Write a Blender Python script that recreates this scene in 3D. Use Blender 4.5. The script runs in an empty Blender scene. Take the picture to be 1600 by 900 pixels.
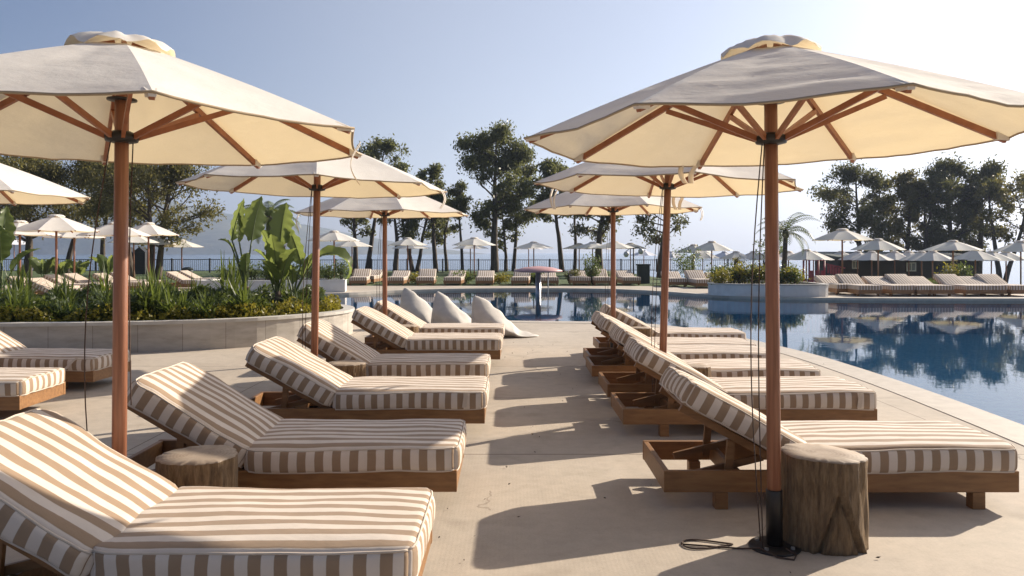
import bpy, bmesh, math, random
import numpy as np
from mathutils import Vector, Matrix, noise as mnoise
R = math.radians
scn = bpy.context.scene
COL = scn.collection
random.seed(7)
rng = np.random.default_rng(7)
F, HZ, CH = 1200.0, 394.0, 1.5          # focal length in photo pixels, horizon row, eye height

def gx(px, Y): return (px - 800.0) * Y / F
def zat(py, Y): return CH - (py - HZ) * Y / F

# ------------------------------------------------------------------ materials
def new_mat(name):
    m = bpy.data.materials.new(name); m.use_nodes = True
    nt = m.node_tree
    b = nt.nodes['Principled BSDF']
    return m, nt, b
def N(nt, t, **kw):
    n = nt.nodes.new(t)
    for k, v in kw.items():
        if k in n.inputs: n.inputs[k].default_value = v
        else: setattr(n, k, v)
    return n
def ramp(nt, stops, fac=None, interp='LINEAR'):
    r = nt.nodes.new('ShaderNodeValToRGB'); cr = r.color_ramp; cr.interpolation = interp
    while len(cr.elements) < len(stops): cr.elements.new(0.5)
    for e, (p, c) in zip(cr.elements, stops):
        e.position = p; e.color = (c[0], c[1], c[2], 1)
    if fac is not None: nt.links.new(fac, r.inputs['Fac'])
    return r
def coords(nt, out='Object', scale=(1, 1, 1)):
    tc = N(nt, 'ShaderNodeTexCoord'); mp = N(nt, 'ShaderNodeMapping'); mp.inputs['Scale'].default_value = scale
    nt.links.new(tc.outputs[out], mp.inputs['Vector']); return mp.outputs['Vector']
def noise_tex(nt, vec, scale, detail=4, rough=.55):
    n = N(nt, 'ShaderNodeTexNoise'); n.inputs['Scale'].default_value = scale
    n.inputs['Detail'].default_value = detail; n.inputs['Roughness'].default_value = rough
    if vec is not None: nt.links.new(vec, n.inputs['Vector'])
    return n.outputs['Fac']
def bump(nt, b, h, strength=.3, dist=.01):
    bp = N(nt, 'ShaderNodeBump'); bp.inputs['Strength'].default_value = strength; bp.inputs['Distance'].default_value = dist
    nt.links.new(h, bp.inputs['Height']); nt.links.new(bp.outputs['Normal'], b.inputs['Normal']); return bp
def mixc(nt, fac, a, b, mode='MIX'):
    m = nt.nodes.new('ShaderNodeMix'); m.data_type = 'RGBA'; m.blend_type = mode
    for s, v in ((m.inputs[0], fac), (m.inputs[6], a), (m.inputs[7], b)):
        if isinstance(v, bpy.types.NodeSocket): nt.links.new(v, s)
        elif isinstance(v, (int, float)): s.default_value = v
        else: s.default_value = (v[0], v[1], v[2], 1)
    return m.outputs[2]
def mathn(nt, op, a, b=None):
    m = nt.nodes.new('ShaderNodeMath'); m.operation = op
    for i, v in enumerate((a, b)):
        if v is None: continue
        if isinstance(v, bpy.types.NodeSocket): nt.links.new(v, m.inputs[i])
        else: m.inputs[i].default_value = v
    return m.outputs[0]

def simple(name, c1, c2, scale=6, stretch=(1, 1, 1), rough=.7, bmp=.2, dist=.004, metal=0, detail=5):
    m, nt, b = new_mat(name)
    v = coords(nt, 'Object', stretch)
    n = noise_tex(nt, v, scale, detail)
    r = ramp(nt, [(.3, c1), (.7, c2)], n)
    nt.links.new(r.outputs[0], b.inputs['Base Color'])
    b.inputs['Roughness'].default_value = rough; b.inputs['Metallic'].default_value = metal
    if bmp: bump(nt, b, n, bmp, dist)
    return m

def leaf_mat(name, c1, c2, trans, tw=.35, nscale=.6, rough=.45):
    m, nt, b = new_mat(name)
    geo = N(nt, 'ShaderNodeNewGeometry')
    v = coords(nt, 'Object')
    n = noise_tex(nt, v, nscale, 2)
    f = mathn(nt, 'ADD', mathn(nt, 'MULTIPLY', geo.outputs['Random Per Island'], .55), mathn(nt, 'MULTIPLY', n, .5))
    r = ramp(nt, [(.2, c1), (.85, c2)], f)
    nt.links.new(r.outputs[0], b.inputs['Base Color']); b.inputs['Roughness'].default_value = rough
    b.inputs['Specular IOR Level'].default_value = .3
    t = N(nt, 'ShaderNodeBsdfTranslucent'); t.inputs['Color'].default_value = (*trans, 1)
    mx = N(nt, 'ShaderNodeMixShader'); mx.inputs[0].default_value = tw
    nt.links.new(b.outputs[0], mx.inputs[1]); nt.links.new(t.outputs[0], mx.inputs[2])
    nt.links.new(mx.outputs[0], nt.nodes['Material Output'].inputs['Surface'])
    return m

M = {}
# --- deck concrete
def deck_material():
    m, nt, b = new_mat('deck_concrete')
    v = coords(nt, 'Object')
    n1 = noise_tex(nt, v, .55, 6, .6)
    n2 = noise_tex(nt, v, 9, 6, .65)
    c = ramp(nt, [(.3, (.395, .335, .268)), (.5, (.475, .405, .325)), (.7, (.53, .46, .375))], n1)
    c2 = ramp(nt, [(.3, (.80, .80, .80)), (.6, (1, 1, 1))], mathn(nt, 'ADD', mathn(nt, 'MULTIPLY', n2, .6), mathn(nt, 'MULTIPLY', noise_tex(nt, v, 70, 3, .7), .4)))
    col = mixc(nt, 1.0, c.outputs[0], c2.outputs[0], 'MULTIPLY')
    n3 = noise_tex(nt, coords(nt, 'Object', (1, 1, 1)), 2.2, 3, .5)
    st = ramp(nt, [(.56, (1, 1, 1)), (.72, (.74, .72, .70))], n3)
    col = mixc(nt, .8, col, st.outputs[0], 'MULTIPLY')
    # saw-cut joints
    sep = N(nt, 'ShaderNodeSeparateXYZ'); nt.links.new(v, sep.inputs[0])
    def joint(sock, period, off, w):
        a = mathn(nt, 'ADD', sock, off)
        fr = mathn(nt, 'FRACT', mathn(nt, 'DIVIDE', a, period))
        d = mathn(nt, 'ABSOLUTE', mathn(nt, 'SUBTRACT', fr, .5))
        return mathn(nt, 'LESS_THAN', d, w / period / 2)
    j = mathn(nt, 'MAXIMUM', joint(sep.outputs[1], 2.2, -7.9 + 1.1 + 22, .018), joint(sep.outputs[0], 6.6, 3.3 - 3.7 + 66, .012))
    col = mixc(nt, mathn(nt, 'MULTIPLY', j, .75), col, (.12, .09, .07))
    # hairline cracks
    vo = N(nt, 'ShaderNodeTexVoronoi'); vo.feature = 'DISTANCE_TO_EDGE'; vo.inputs['Scale'].default_value = .55
    dn = N(nt, 'ShaderNodeTexNoise'); dn.inputs['Scale'].default_value = 3; dn.inputs['Detail'].default_value = 5
    nt.links.new(v, dn.inputs['Vector'])
    vm = N(nt, 'ShaderNodeVectorMath', operation='MULTIPLY_ADD'); vm.inputs[1].default_value = (.35, .35, .35)
    nt.links.new(dn.outputs['Color'], vm.inputs[0]); nt.links.new(v, vm.inputs[2]); nt.links.new(vm.outputs[0], vo.inputs['Vector'])
    ck = mathn(nt, 'MULTIPLY', mathn(nt, 'LESS_THAN', vo.outputs['Distance'], .0028), mathn(nt, 'GREATER_THAN', noise_tex(nt, v, .8, 1), .57))
    col = mixc(nt, mathn(nt, 'MULTIPLY', ck, .45), col, (.16, .12, .09))
    nt.links.new(col, b.inputs['Base Color']); b.inputs['Roughness'].default_value = .8
    # broom finish (ridges running away from the camera)
    wv = N(nt, 'ShaderNodeTexWave'); wv.bands_direction = 'X'; wv.inputs['Scale'].default_value = 14
    wv.inputs['Distortion'].default_value = .5; wv.inputs['Detail'].default_value = 2; nt.links.new(v, wv.inputs['Vector'])
    h = mathn(nt, 'ADD', mathn(nt, 'MULTIPLY', wv.outputs['Fac'], .18), n2)
    h = mathn(nt, 'SUBTRACT', h, mathn(nt, 'MULTIPLY', j, 1.5))
    bump(nt, b, h, .16, .005)
    return m
M['deck'] = deck_material()
M['coping'] = simple('coping_stone', (.44, .385, .315), (.53, .47, .39), 7, rough=.6, bmp=.1)

def wall_stone():
    m, nt, b = new_mat('travertine_slabs')
    v = coords(nt, 'UV')
    n = noise_tex(nt, coords(nt, 'Object', (1, 1, 4)), 2.2, 6, .65)
    r = ramp(nt, [(.3, (.36, .32, .27)), (.55, (.48, .435, .38)), (.75, (.56, .515, .455))], n)
    br = N(nt, 'ShaderNodeTexBrick'); br.offset = 0; br.inputs['Scale'].default_value = 1
    br.inputs['Brick Width'].default_value = .62; br.inputs['Row Height'].default_value = 2; br.inputs['Mortar Size'].default_value = .004
    br.inputs['Color1'].default_value = (1, 1, 1, 1); br.inputs['Color2'].default_value = (.86, .86, .85, 1); br.inputs['Mortar'].default_value = (.45, .42, .4, 1)
    nt.links.new(v, br.inputs['Vector'])
    col = mixc(nt, 1, r.outputs[0], br.outputs['Color'], 'MULTIPLY')
    nt.links.new(col, b.inputs['Base Color']); b.inputs['Roughness'].default_value = .7
    bump(nt, b, n, .15, .004)
    return m
M['slab'] = wall_stone()
M['cap_stone'] = simple('cap_stone', (.44, .41, .37), (.56, .53, .48), 5, rough=.65, bmp=.1)
M['white_wall'] = simple('white_wall', (.62, .60, .57), (.72, .70, .67), 4, rough=.7, bmp=.05)
M['soil'] = simple('soil', (.05, .04, .025), (.10, .08, .05), 8, rough=.95, bmp=.6, dist=.03)

def stripes():
    m, nt, b = new_mat('striped_fabric')
    tc = N(nt, 'ShaderNodeTexCoord'); sep = N(nt, 'ShaderNodeSeparateXYZ')
    nt.links.new(tc.outputs['UV'], sep.inputs[0])
    wob = mathn(nt, 'MULTIPLY', mathn(nt, 'SUBTRACT', noise_tex(nt, tc.outputs['Object'], 3, 2), .5), .006)
    fr = mathn(nt, 'FRACT', mathn(nt, 'DIVIDE', mathn(nt, 'ADD', sep.outputs[0], wob), .1))
    d = mathn(nt, 'ABSOLUTE', mathn(nt, 'SUBTRACT', fr, .5))
    r = ramp(nt, [(.235, (0, 0, 0)), (.265, (1, 1, 1))], d)
    n = noise_tex(nt, coords(nt, 'Object'), 5, 5, .6)
    cb = ramp(nt, [(.3, (.275, .188, .118)), (.7, (.325, .225, .145))], n)
    cc = ramp(nt, [(.3, (.60, .52, .44)), (.7, (.68, .595, .515))], n)
    col = mixc(nt, r.outputs[0], cb.outputs[0], cc.outputs[0])
    nt.links.new(col, b.inputs['Base Color']); b.inputs['Roughness'].default_value = .9
    b.inputs['Sheen Weight'].default_value = .15
    wv = noise_tex(nt, coords(nt, 'Object', (1, 1, 1)), 380, 2)
    w2 = noise_tex(nt, coords(nt, 'Object', (1, 1.6, 1)), 9, 5, .6)
    h = mathn(nt, 'ADD', mathn(nt, 'MULTIPLY', wv, .06), w2)
    bump(nt, b, h, .35, .010)
    return m
M['stripe'] = stripes()
M['piping'] = simple('piping', (.50, .42, .34), (.62, .54, .46), 10, rough=.85, bmp=0)
M['teak'] = simple('teak', (.19, .088, .030), (.30, .15, .055), 6, (1, 6, 6), rough=.5, bmp=.15, dist=.003)
M['pole_wood'] = simple('pole_wood', (.185, .070, .036), (.34, .150, .085), 5, (12, 12, .5), rough=.42, bmp=.08, dist=.002)
M['rib_wood'] = simple('rib_wood', (.25, .085, .035), (.36, .135, .06), 5, (3, 3, 3), rough=.45, bmp=.05)
M['dark_metal'] = simple('dark_metal', (.02, .018, .017), (.035, .03, .028), 8, rough=.4, bmp=.05, metal=.4)
M['steel'] = simple('steel', (.45, .45, .46), (.6, .6, .6), 8, rough=.3, bmp=0, metal=.9)
M['rope'] = simple('rope', (.05, .03, .022), (.09, .055, .04), 40, rough=.9, bmp=.2)
M['linen'] = simple('linen', (.50, .46, .41), (.60, .555, .50), 6, rough=.92, bmp=.35, dist=.02)

def canvas():
    m, nt, b = new_mat('cream_canvas')
    v = coords(nt, 'Object')
    n = noise_tex(nt, v, 3.5, 5, .6)
    r = ramp(nt, [(.3, (.81, .78, .725)), (.7, (.87, .84, .785))], n)
    nt.links.new(r.outputs[0], b.inputs['Base Color']); b.inputs['Roughness'].default_value = .85
    w = noise_tex(nt, coords(nt, 'Object', (1, 1, 3)), 7, 6, .6)
    bp = bump(nt, b, w, .25, .02)
    t = N(nt, 'ShaderNodeBsdfTranslucent'); t.inputs['Color'].default_value = (.95, .74, .40, 1)
    nt.links.new(bp.outputs[0], t.inputs['Normal'])
    mx = N(nt, 'ShaderNodeMixShader'); mx.inputs[0].default_value = .27
    nt.links.new(b.outputs[0], mx.inputs[1]); nt.links.new(t.outputs[0], mx.inputs[2])
    nt.links.new(mx.outputs[0], nt.nodes['Material Output'].inputs['Surface'])
    return m
M['canvas'] = canvas()
M['hem'] = simple('hem_tape', (.36, .27, .17), (.42, .32, .21), 6, rough=.9, bmp=0)
M['white_canvas'] = simple('white_canvas', (.66, .66, .70), (.75, .75, .79), 4, rough=.85, bmp=0)

def stump_mats():
    m, nt, b = new_mat('stump_side')
    v = coords(nt, 'Object', (1, 1, .17))
    n = noise_tex(nt, v, 42, 9, .72); n2 = noise_tex(nt, coords(nt, 'Object', (1, 1, .5)), 5, 4)
    r = ramp(nt, [(.30, (.045, .025, .012)), (.5, (.215, .135, .066)), (.70, (.37, .255, .145))], n)
    col = mixc(nt, mathn(nt, 'MULTIPLY', n2, .35), r.outputs[0], (.20, .14, .085))
    nt.links.new(col, b.inputs['Base Color']); b.inputs['Roughness'].default_value = .85
    bump(nt, b, n, 1.0, .03)
    m2, nt, b = new_mat('stump_top')
    sep = N(nt, 'ShaderNodeSeparateXYZ'); nt.links.new(coords(nt, 'Object'), sep.inputs[0])
    wob = noise_tex(nt, coords(nt, 'Object'), 4, 4)
    rr = mathn(nt, 'SQRT', mathn(nt, 'ADD', mathn(nt, 'MULTIPLY', sep.outputs[0], sep.outputs[0]), mathn(nt, 'MULTIPLY', sep.outputs[1], sep.outputs[1])))
    ring = mathn(nt, 'SINE', mathn(nt, 'ADD', mathn(nt, 'MULTIPLY', rr, 330), mathn(nt, 'MULTIPLY', wob, 26)))
    f = mathn(nt, 'ADD', mathn(nt, 'MULTIPLY', ring, .05), noise_tex(nt, coords(nt, 'Object'), 9, 6))
    r = ramp(nt, [(.3, (.22, .165, .12)), (.5, (.31, .245, .185)), (.75, (.38, .31, .24))], f)
    nt.links.new(r.outputs[0], b.inputs['Base Color']); b.inputs['Roughness'].default_value = .75
    bump(nt, b, f, .25, .004)
    return m, m2
M['stump'], M['stump_top'] = stump_mats()

def water_mat():
    m, nt, b = new_mat('pool_water')
    nt.nodes.remove(b)
    v = coords(nt, 'Object', (1, 1, 1))
    n = noise_tex(nt, v, 5.5, 3, .5); n0 = noise_tex(nt, v, 1.1, 2, .5)
    h = mathn(nt, 'ADD', mathn(nt, 'MULTIPLY', n, .35), n0)
    bp = N(nt, 'ShaderNodeBump'); bp.inputs['Strength'].default_value = .024; bp.inputs['Distance'].default_value = .06
    nt.links.new(h, bp.inputs['Height'])
    fr = N(nt, 'ShaderNodeFresnel'); fr.inputs['IOR'].default_value = 1.38; nt.links.new(bp.outputs[0], fr.inputs['Normal'])
    tr = N(nt, 'ShaderNodeBsdfTransparent'); tr.inputs['Color'].default_value = (.72, .90, .97, 1)
    gl = N(nt, 'ShaderNodeBsdfGlossy'); gl.inputs['Roughness'].default_value = .015; nt.links.new(bp.outputs[0], gl.inputs['Normal'])
    mx = N(nt, 'ShaderNodeMixShader')
    nt.links.new(fr.outputs[0], mx.inputs[0]); nt.links.new(tr.outputs[0], mx.inputs[1]); nt.links.new(gl.outputs[0], mx.inputs[2])
    nt.links.new(mx.outputs[0], nt.nodes['Material Output'].inputs['Surface'])
    return m
M['water'] = water_mat()
def tile_mat():
    m, nt, b = new_mat('pool_mosaic')
    v = coords(nt, 'Object')
    br = N(nt, 'ShaderNodeTexBrick'); br.offset = 0; br.inputs['Scale'].default_value = 1
    br.inputs['Brick Width'].default_value = .10; br.inputs['Row Height'].default_value = .10; br.inputs['Mortar Size'].default_value = .006
    br.inputs['Color1'].default_value = (.16, .60, .82, 1); br.inputs['Color2'].default_value = (.36, .82, .95, 1); br.inputs['Mortar'].default_value = (.35, .62, .78, 1)
    nt.links.new(v, br.inputs['Vector'])
    nt.links.new(br.outputs['Color'], b.inputs['Base Color']); b.inputs['Roughness'].default_value = .4
    return m
M['tile'] = tile_mat()
def sea_mat():
    m, nt, b = new_mat('sea_water')
    v = coords(nt, 'Object', (.25, 1, 1))
    n = noise_tex(nt, v, .5, 5, .6)
    b.inputs['Base Color'].default_value = (.05, .10, .17, 1); b.inputs['Roughness'].default_value = .18
    bump(nt, b, n, .5, .4)
    return m
M['sea'] = sea_mat()
M['hill'] = simple('hillside', (.035, .055, .04), (.12, .12, .085), .02, rough=.95, bmp=.6, dist=6)
M['sand'] = simple('beach_sand', (.28, .23, .17), (.38, .32, .25), 2, rough=.95, bmp=.3)
def lawn_mat():
    m, nt, b = new_mat('lawn_turf')
    v = coords(nt, 'Object')
    n = noise_tex(nt, v, .45, 5, .6); n2 = noise_tex(nt, v, 14, 4, .7)
    r = ramp(nt, [(.3, (.045, .075, .018)), (.6, (.085, .125, .03)), (.8, (.14, .15, .055))], n)
    c2 = ramp(nt, [(.3, (.6, .6, .6)), (.7, (1.2, 1.2, 1.1))], n2)
    nt.links.new(mixc(nt, 1, r.outputs[0], c2.outputs[0], 'MULTIPLY'), b.inputs['Base Color']); b.inputs['Roughness'].default_value = .9
    bump(nt, b, n2, .8, .06)
    return m
M['lawn'] = lawn_mat()
M['bark'] = simple('tree_bark', (.045, .033, .024), (.13, .10, .075), 3, (3, 3, .7), rough=.9, bmp=.8, dist=.05)
M['leaf_euc'] = leaf_mat('eucalyptus_leaf', (.04, .055, .022), (.18, .185, .085), (.20, .21, .07), .42)
M['leaf_olive'] = leaf_mat('warm_tree_leaf', (.04, .05, .018), (.17, .155, .06), (.26, .23, .07), .42)
M['leaf_dark'] = leaf_mat('dark_tree_leaf', (.038, .048, .022), (.15, .145, .07), (.16, .16, .05), .38)
M['leaf_strap'] = leaf_mat('strap_leaf', (.012, .026, .009), (.085, .115, .030), (.24, .30, .05), .30, 1.6)
M['leaf_yellow'] = leaf_mat('yellow_groundcover', (.07, .085, .015), (.30, .24, .03), (.4, .35, .04), .3, 3)
M['leaf_shrub'] = leaf_mat('shrub_leaf', (.03, .055, .015), (.11, .15, .04), (.2, .25, .05), .3, 2)
M['leaf_under'] = leaf_mat('undergrowth_leaf', (.014, .028, .009), (.075, .10, .03), (.2, .25, .05), .28, 1.8)
M['leaf_strel'] = leaf_mat('broad_leaf', (.045, .07, .022), (.115, .145, .05), (.30, .36, .09), .40, 2.2, .34)
M['leaf_palm'] = leaf_mat('palm_leaf', (.04, .065, .018), (.13, .16, .05), (.2, .24, .06), .3, 1)
M['palm_trunk'] = simple('palm_trunk', (.07, .05, .035), (.16, .12, .085), 8, (1, 1, 3), rough=.9, bmp=.9, dist=.04)
M['stem_green'] = simple('green_stem', (.06, .09, .025), (.12, .15, .05), 8, rough=.6, bmp=.1)
M['fence'] = simple('black_fence', (.012, .012, .013), (.025, .025, .026), 10, rough=.5, bmp=0)
M['hut'] = simple('dark_timber', (.014, .009, .006), (.032, .021, .015), 4, (1, 1, 14), rough=.7, bmp=.4)
M['hut_roof'] = simple('hut_roof', (.035, .05, .045), (.06, .075, .07), 3, rough=.7, bmp=.3)
M['pale_paint'] = simple('pale_paint', (.52, .54, .54), (.62, .64, .64), 3, rough=.5, bmp=0)
def glass():
    m, nt, b = new_mat('window_glass'); b.inputs['Base Color'].default_value = (.16, .20, .23, 1); b.inputs['Roughness'].default_value = .08
    n = noise_tex(nt, coords(nt), 2); bump(nt, b, n, .03, .01); return m
M['glass'] = glass()
M['red_plastic'] = simple('red_plastic', (.34, .04, .06), (.42, .06, .08), 3, rough=.45, bmp=0)
M['plum_plastic'] = simple('plum_plastic', (.14, .04, .11), (.18, .06, .14), 3, rough=.45, bmp=0)
M['pink_paint'] = simple('pink_paint', (.50, .26, .25), (.58, .32, .30), 3, rough=.45, bmp=.05)
M['globe'] = simple('lamp_globe', (.55, .53, .50), (.6, .58, .55), 3, rough=.25, bmp=0)
M['bin_green'] = simple('bin_green', (.012, .022, .018), (.02, .032, .026), 5, rough=.5, bmp=0)
M['towel'] = simple('white_towel', (.7, .69, .66), (.78, .77, .74), 12, rough=.95, bmp=.3)
M['grey_cloth'] = simple('grey_cloth', (.33, .31, .33), (.42, .40, .42), 6, rough=.9, bmp=.2)

# ------------------------------------------------------------------ mesh helper
class MB:
    def __init__(s): s.v, s.f, s.m, s.uv, s.sm = [], [], [], [], []
    def face(s, idx, mat=0, uv=None, smooth=False):
        s.f.append(idx); s.m.append(mat); s.uv.append(uv); s.sm.append(smooth)
    def hexa(s, p, mat=0):
        o = len(s.v); s.v += [tuple(q) for q in p]
        for q in ((0, 3, 2, 1), (4, 5, 6, 7), (0, 1, 5, 4), (1, 2, 6, 5), (2, 3, 7, 6), (3, 0, 4, 7)):
            s.face([o + i for i in q], mat)
        return s
    def box(s, a, b, mat=0):
        (x0, y0, z0), (x1, y1, z1) = a, b
        return s.hexa([(x0, y0, z0), (x1, y0, z0), (x1, y1, z0), (x0, y1, z0), (x0, y0, z1), (x1, y0, z1), (x1, y1, z1), (x0, y1, z1)], mat)
    def bar(s, p0, p1, w, h, up=(0, 0, 1), mat=0):
        p0, p1 = Vector(p0), Vector(p1); d = (p1 - p0).normalized()
        side = d.cross(Vector(up)).normalized(); u = side.cross(d).normalized()
        q = []
        for p in (p0, p1):
            q.append([p + side * (sx * w / 2) + u * (sz * h / 2) for sx, sz in ((-1, -1), (1, -1), (1, 1), (-1, 1))])
        a, b = q
        return s.hexa([a[0], a[1], b[1], b[0], a[3], a[2], b[2], b[3]], mat)
    def tube(s, pts, r, n=8, mat=0, caps=True):
        pts = [Vector(p) for p in pts]; rs = r if isinstance(r, (list, tuple)) else [r] * len(pts)
        o = len(s.v); prev = None
        for i, p in enumerate(pts):
            d = (pts[min(i + 1, len(pts) - 1)] - pts[max(i - 1, 0)])
            d = d.normalized() if d.length > 1e-9 else Vector((0, 0, 1))
            ref = prev if prev is not None else (Vector((1, 0, 0)) if abs(d.x) < .9 else Vector((0, 1, 0)))
            u = (ref - d * ref.dot(d)).normalized(); prev = u; w = d.cross(u)
            for k in range(n):
                a = 2 * math.pi * k / n
                s.v.append(tuple(p + (u * math.cos(a) + w * math.sin(a)) * rs[i]))
        for i in range(len(pts) - 1):
            for k in range(n):
                k2 = (k + 1) % n
                s.face([o + i * n + k, o + i * n + k2, o + (i + 1) * n + k2, o + (i + 1) * n + k], mat, None, True)
        if caps:
            s.face([o + k for k in range(n)][::-1], mat); s.face([o + (len(pts) - 1) * n + k for k in range(n)], mat)
        return s
    def lathe(s, prof, n=24, c=(0, 0, 0), mat=0, smooth=True):
        o = len(s.v)
        for (r, z) in prof:
            for k in range(n):
                a = 2 * math.pi * k / n
                s.v.append((c[0] + r * math.cos(a), c[1] + r * math.sin(a), c[2] + z))
        for i in range(len(prof) - 1):
            for k in range(n):
                k2 = (k + 1) % n
                s.face([o + i * n + k, o + i * n + k2, o + (i + 1) * n + k2, o + (i + 1) * n + k], mat, None, smooth)
        s.face([o + k for k in range(n)][::-1], mat); s.face([o + (len(prof) - 1) * n + k for k in range(n)], mat)
        return s
    def build(s, name, mats, parent=None, smooth=None, loc=None, bevel=0):
        me = bpy.data.meshes.new(name)
        me.from_pydata([tuple(p) for p in s.v], [], s.f)
        mats = mats if isinstance(mats, (list, tuple)) else [mats]
        for m in mats: me.materials.append(m)
        me.polygons.foreach_set('material_index', s.m)
        me.polygons.foreach_set('use_smooth', s.sm if smooth is None else [smooth] * len(s.f))
        if any(u is not None for u in s.uv):
            ul = me.uv_layers.new(name='UV'); k = 0
            for fi, f in enumerate(s.f):
                u = s.uv[fi]
                for j in range(len(f)):
                    ul.data[k].uv = u[j] if u else (0, 0); k += 1
        me.update()
        o = bpy.data.objects.new(name, me); COL.objects.link(o)
        if parent: o.parent = parent
        if loc: o.location = loc
        if bevel:
            bv = o.modifiers.new('bevel', 'BEVEL'); bv.width = bevel; bv.segments = 2; bv.limit_method = 'ANGLE'
        return o

def np_mesh(name, V, faces4, mat, parent=None, smooth=False):
    me = bpy.data.meshes.new(name)
    nv, nf = len(V), len(faces4); k = faces4.shape[1]
    me.vertices.add(nv); me.vertices.foreach_set('co', np.asarray(V, np.float32).ravel())
    me.loops.add(nf * k); me.loops.foreach_set('vertex_index', np.asarray(faces4, np.int32).ravel())
    me.polygons.add(nf); me.polygons.foreach_set('loop_start', np.arange(0, nf * k, k, dtype=np.int32))
    me.polygons.foreach_set('use_smooth', np.full(nf, smooth))
    me.materials.append(mat); me.update(calc_edges=True); me.validate()
    o = bpy.data.objects.new(name, me); COL.objects.link(o)
    if parent: o.parent = parent
    return o

def empty(name, loc=(0, 0, 0), rz=0):
    o = bpy.data.objects.new(name, None); COL.objects.link(o); o.location = loc; o.rotation_euler = (0, 0, rz)
    o.empty_display_size = .2
    return o
def tag(o, label=None, cat=None, group=None, kind=None):
    if label: o['label'] = label
    if cat: o['category'] = cat
    if group: o['group'] = group
    if kind: o['kind'] = kind
    return o
KIDS = {}
def children(o): return [c for c in bpy.data.objects if c.parent == o]
def copy_tree(o, parent=None, kids=None):
    c = o.copy(); COL.objects.link(c); c.parent = parent
    for ch in children(o): copy_tree(ch, c)
    return c
ORD = ['first', 'second', 'third', 'fourth', 'fifth', 'sixth', 'seventh', 'eighth', 'ninth', 'tenth', 'eleventh', 'twelfth', 'thirteenth', 'fourteenth', 'fifteenth', 'sixteenth', 'seventeenth', 'eighteenth', 'nineteenth', 'twentieth']

# ------------------------------------------------------------------ smooth curves
def catmull(P, n=6, closed=True):
    out = []; L = len(P); rngi = range(L) if closed else range(L - 1)
    for i in rngi:
        p = [Vector((*P[(i + k) % L], 0)) if closed else Vector((*P[min(max(i + k, 0), L - 1)], 0)) for k in (-1, 0, 1, 2)]
        for j in range(n):
            t = j / n
            q = .5 * ((2 * p[1]) + (p[2] - p[0]) * t + (2 * p[0] - 5 * p[1] + 4 * p[2] - p[3]) * t * t + (3 * p[1] - p[0] - 3 * p[2] + p[3]) * t ** 3)
            out.append((q.x, q.y))
    if not closed: out.append(tuple(P[-1]))
    return out
def area2(P): return sum(P[i][0] * P[(i + 1) % len(P)][1] - P[(i + 1) % len(P)][0] * P[i][1] for i in range(len(P)))
def offset(P, d):     # outward for a counter-clockwise loop
    out = []; L = len(P)
    for i in range(L):
        a, b, c = Vector(P[i - 1]), Vector(P[i]), Vector(P[(i + 1) % L])
        t = (c - a).normalized(); out.append((b.x + t.y * d, b.y - t.x * d))
    return out
def fill(name, loops, z, mat, kind=None, parent=None):
    bm = bmesh.new(); edges = []
    for lp in loops:
        vs = [bm.verts.new((x, y, z)) for x, y in lp]
        for i in range(len(vs)): edges.append(bm.edges.new((vs[i], vs[(i + 1) % len(vs)])))
    bmesh.ops.triangle_fill(bm, use_beauty=True, use_dissolve=False, edges=edges, normal=(0, 0, 1))
    for f in bm.faces:
        if f.normal.z < 0: f.normal_flip()
    me = bpy.data.meshes.new(name); bm.to_mesh(me); bm.free(); me.materials.append(mat)
    o = bpy.data.objects.new(name, me); COL.objects.link(o)
    if kind: o['kind'] = kind
    if parent: o.parent = parent
    return o

POOL = [(4.15, 3), (4.3, 5), (4.42, 6.6), (4.5, 8.7), (4.45, 10.9), (4.25, 12.3), (3.9, 14), (3.3, 15.5), (2.5, 16.3), (1.5, 16.6), (.5, 16.7), (-.6, 17.0), (-2, 17.7), (-3.4, 18.8), (-4.8, 20.2), (-6.6, 21.8), (-8.6, 23.2), (-10.2, 25), (-10.3, 26.6), (-9, 27.35), (-7.5, 27.6), (-6, 28.3), (-4.6, 30), (-2.6, 31.3), (0, 31.9), (3, 31.7), (5, 30.4), (6.3, 28.3), (7.2, 26.6), (8.6, 25.6), (10.5, 25.2), (14, 24.9), (20, 24.7), (26, 23.5), (30, 19), (30, 8), (27, 2.5), (18, .6), (8, .6), (4.9, 1.4)]
pool = catmull(POOL, 5)
if area2(pool) < 0: pool = pool[::-1]
cop = offset(pool, .42)
deck_outer = [(-90, -25), (90, -25), (90, 30), (12, 30.2), (8.5, 31.5), (6, 34), (-8, 34.3), (-20, 35.5), (-90, 36)]
fill('pool_deck', [deck_outer, cop], 0, M['deck'], 'structure')
# coping ring
mb = MB(); n = len(pool)
o0 = 0
for i in range(n): mb.v += [(pool[i][0], pool[i][1], .006), (cop[i][0], cop[i][1], .006), (pool[i][0], pool[i][1], -.20), (cop[i][0], cop[i][1], -.20)]
for i in range(n):
    j = (i + 1) % n
    mb.face([4 * i, 4 * i + 1, 4 * j + 1, 4 * j][::-1]); mb.face([4 * i, 4 * j, 4 * j + 2, 4 * i + 2][::-1]); mb.face([4 * i + 1, 4 * j + 1, 4 * j + 3, 4 * i + 3])
tag(mb.build('pool_coping', M['coping']), kind='structure')
# basin
mb = MB()
for i in range(n): mb.v += [(pool[i][0], pool[i][1], -.195), (pool[i][0], pool[i][1], -1.15)]
for i in range(n):
    j = (i + 1) % n; mb.face([2 * i, 2 * j, 2 * j + 1, 2 * i + 1])
tag(mb.build('pool_wall', M['tile']), kind='structure')
fill('pool_floor', [pool], -1.15, M['tile'], 'structure')
fill('pool_water', [pool], -.085, M['water'], 'structure')

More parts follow.
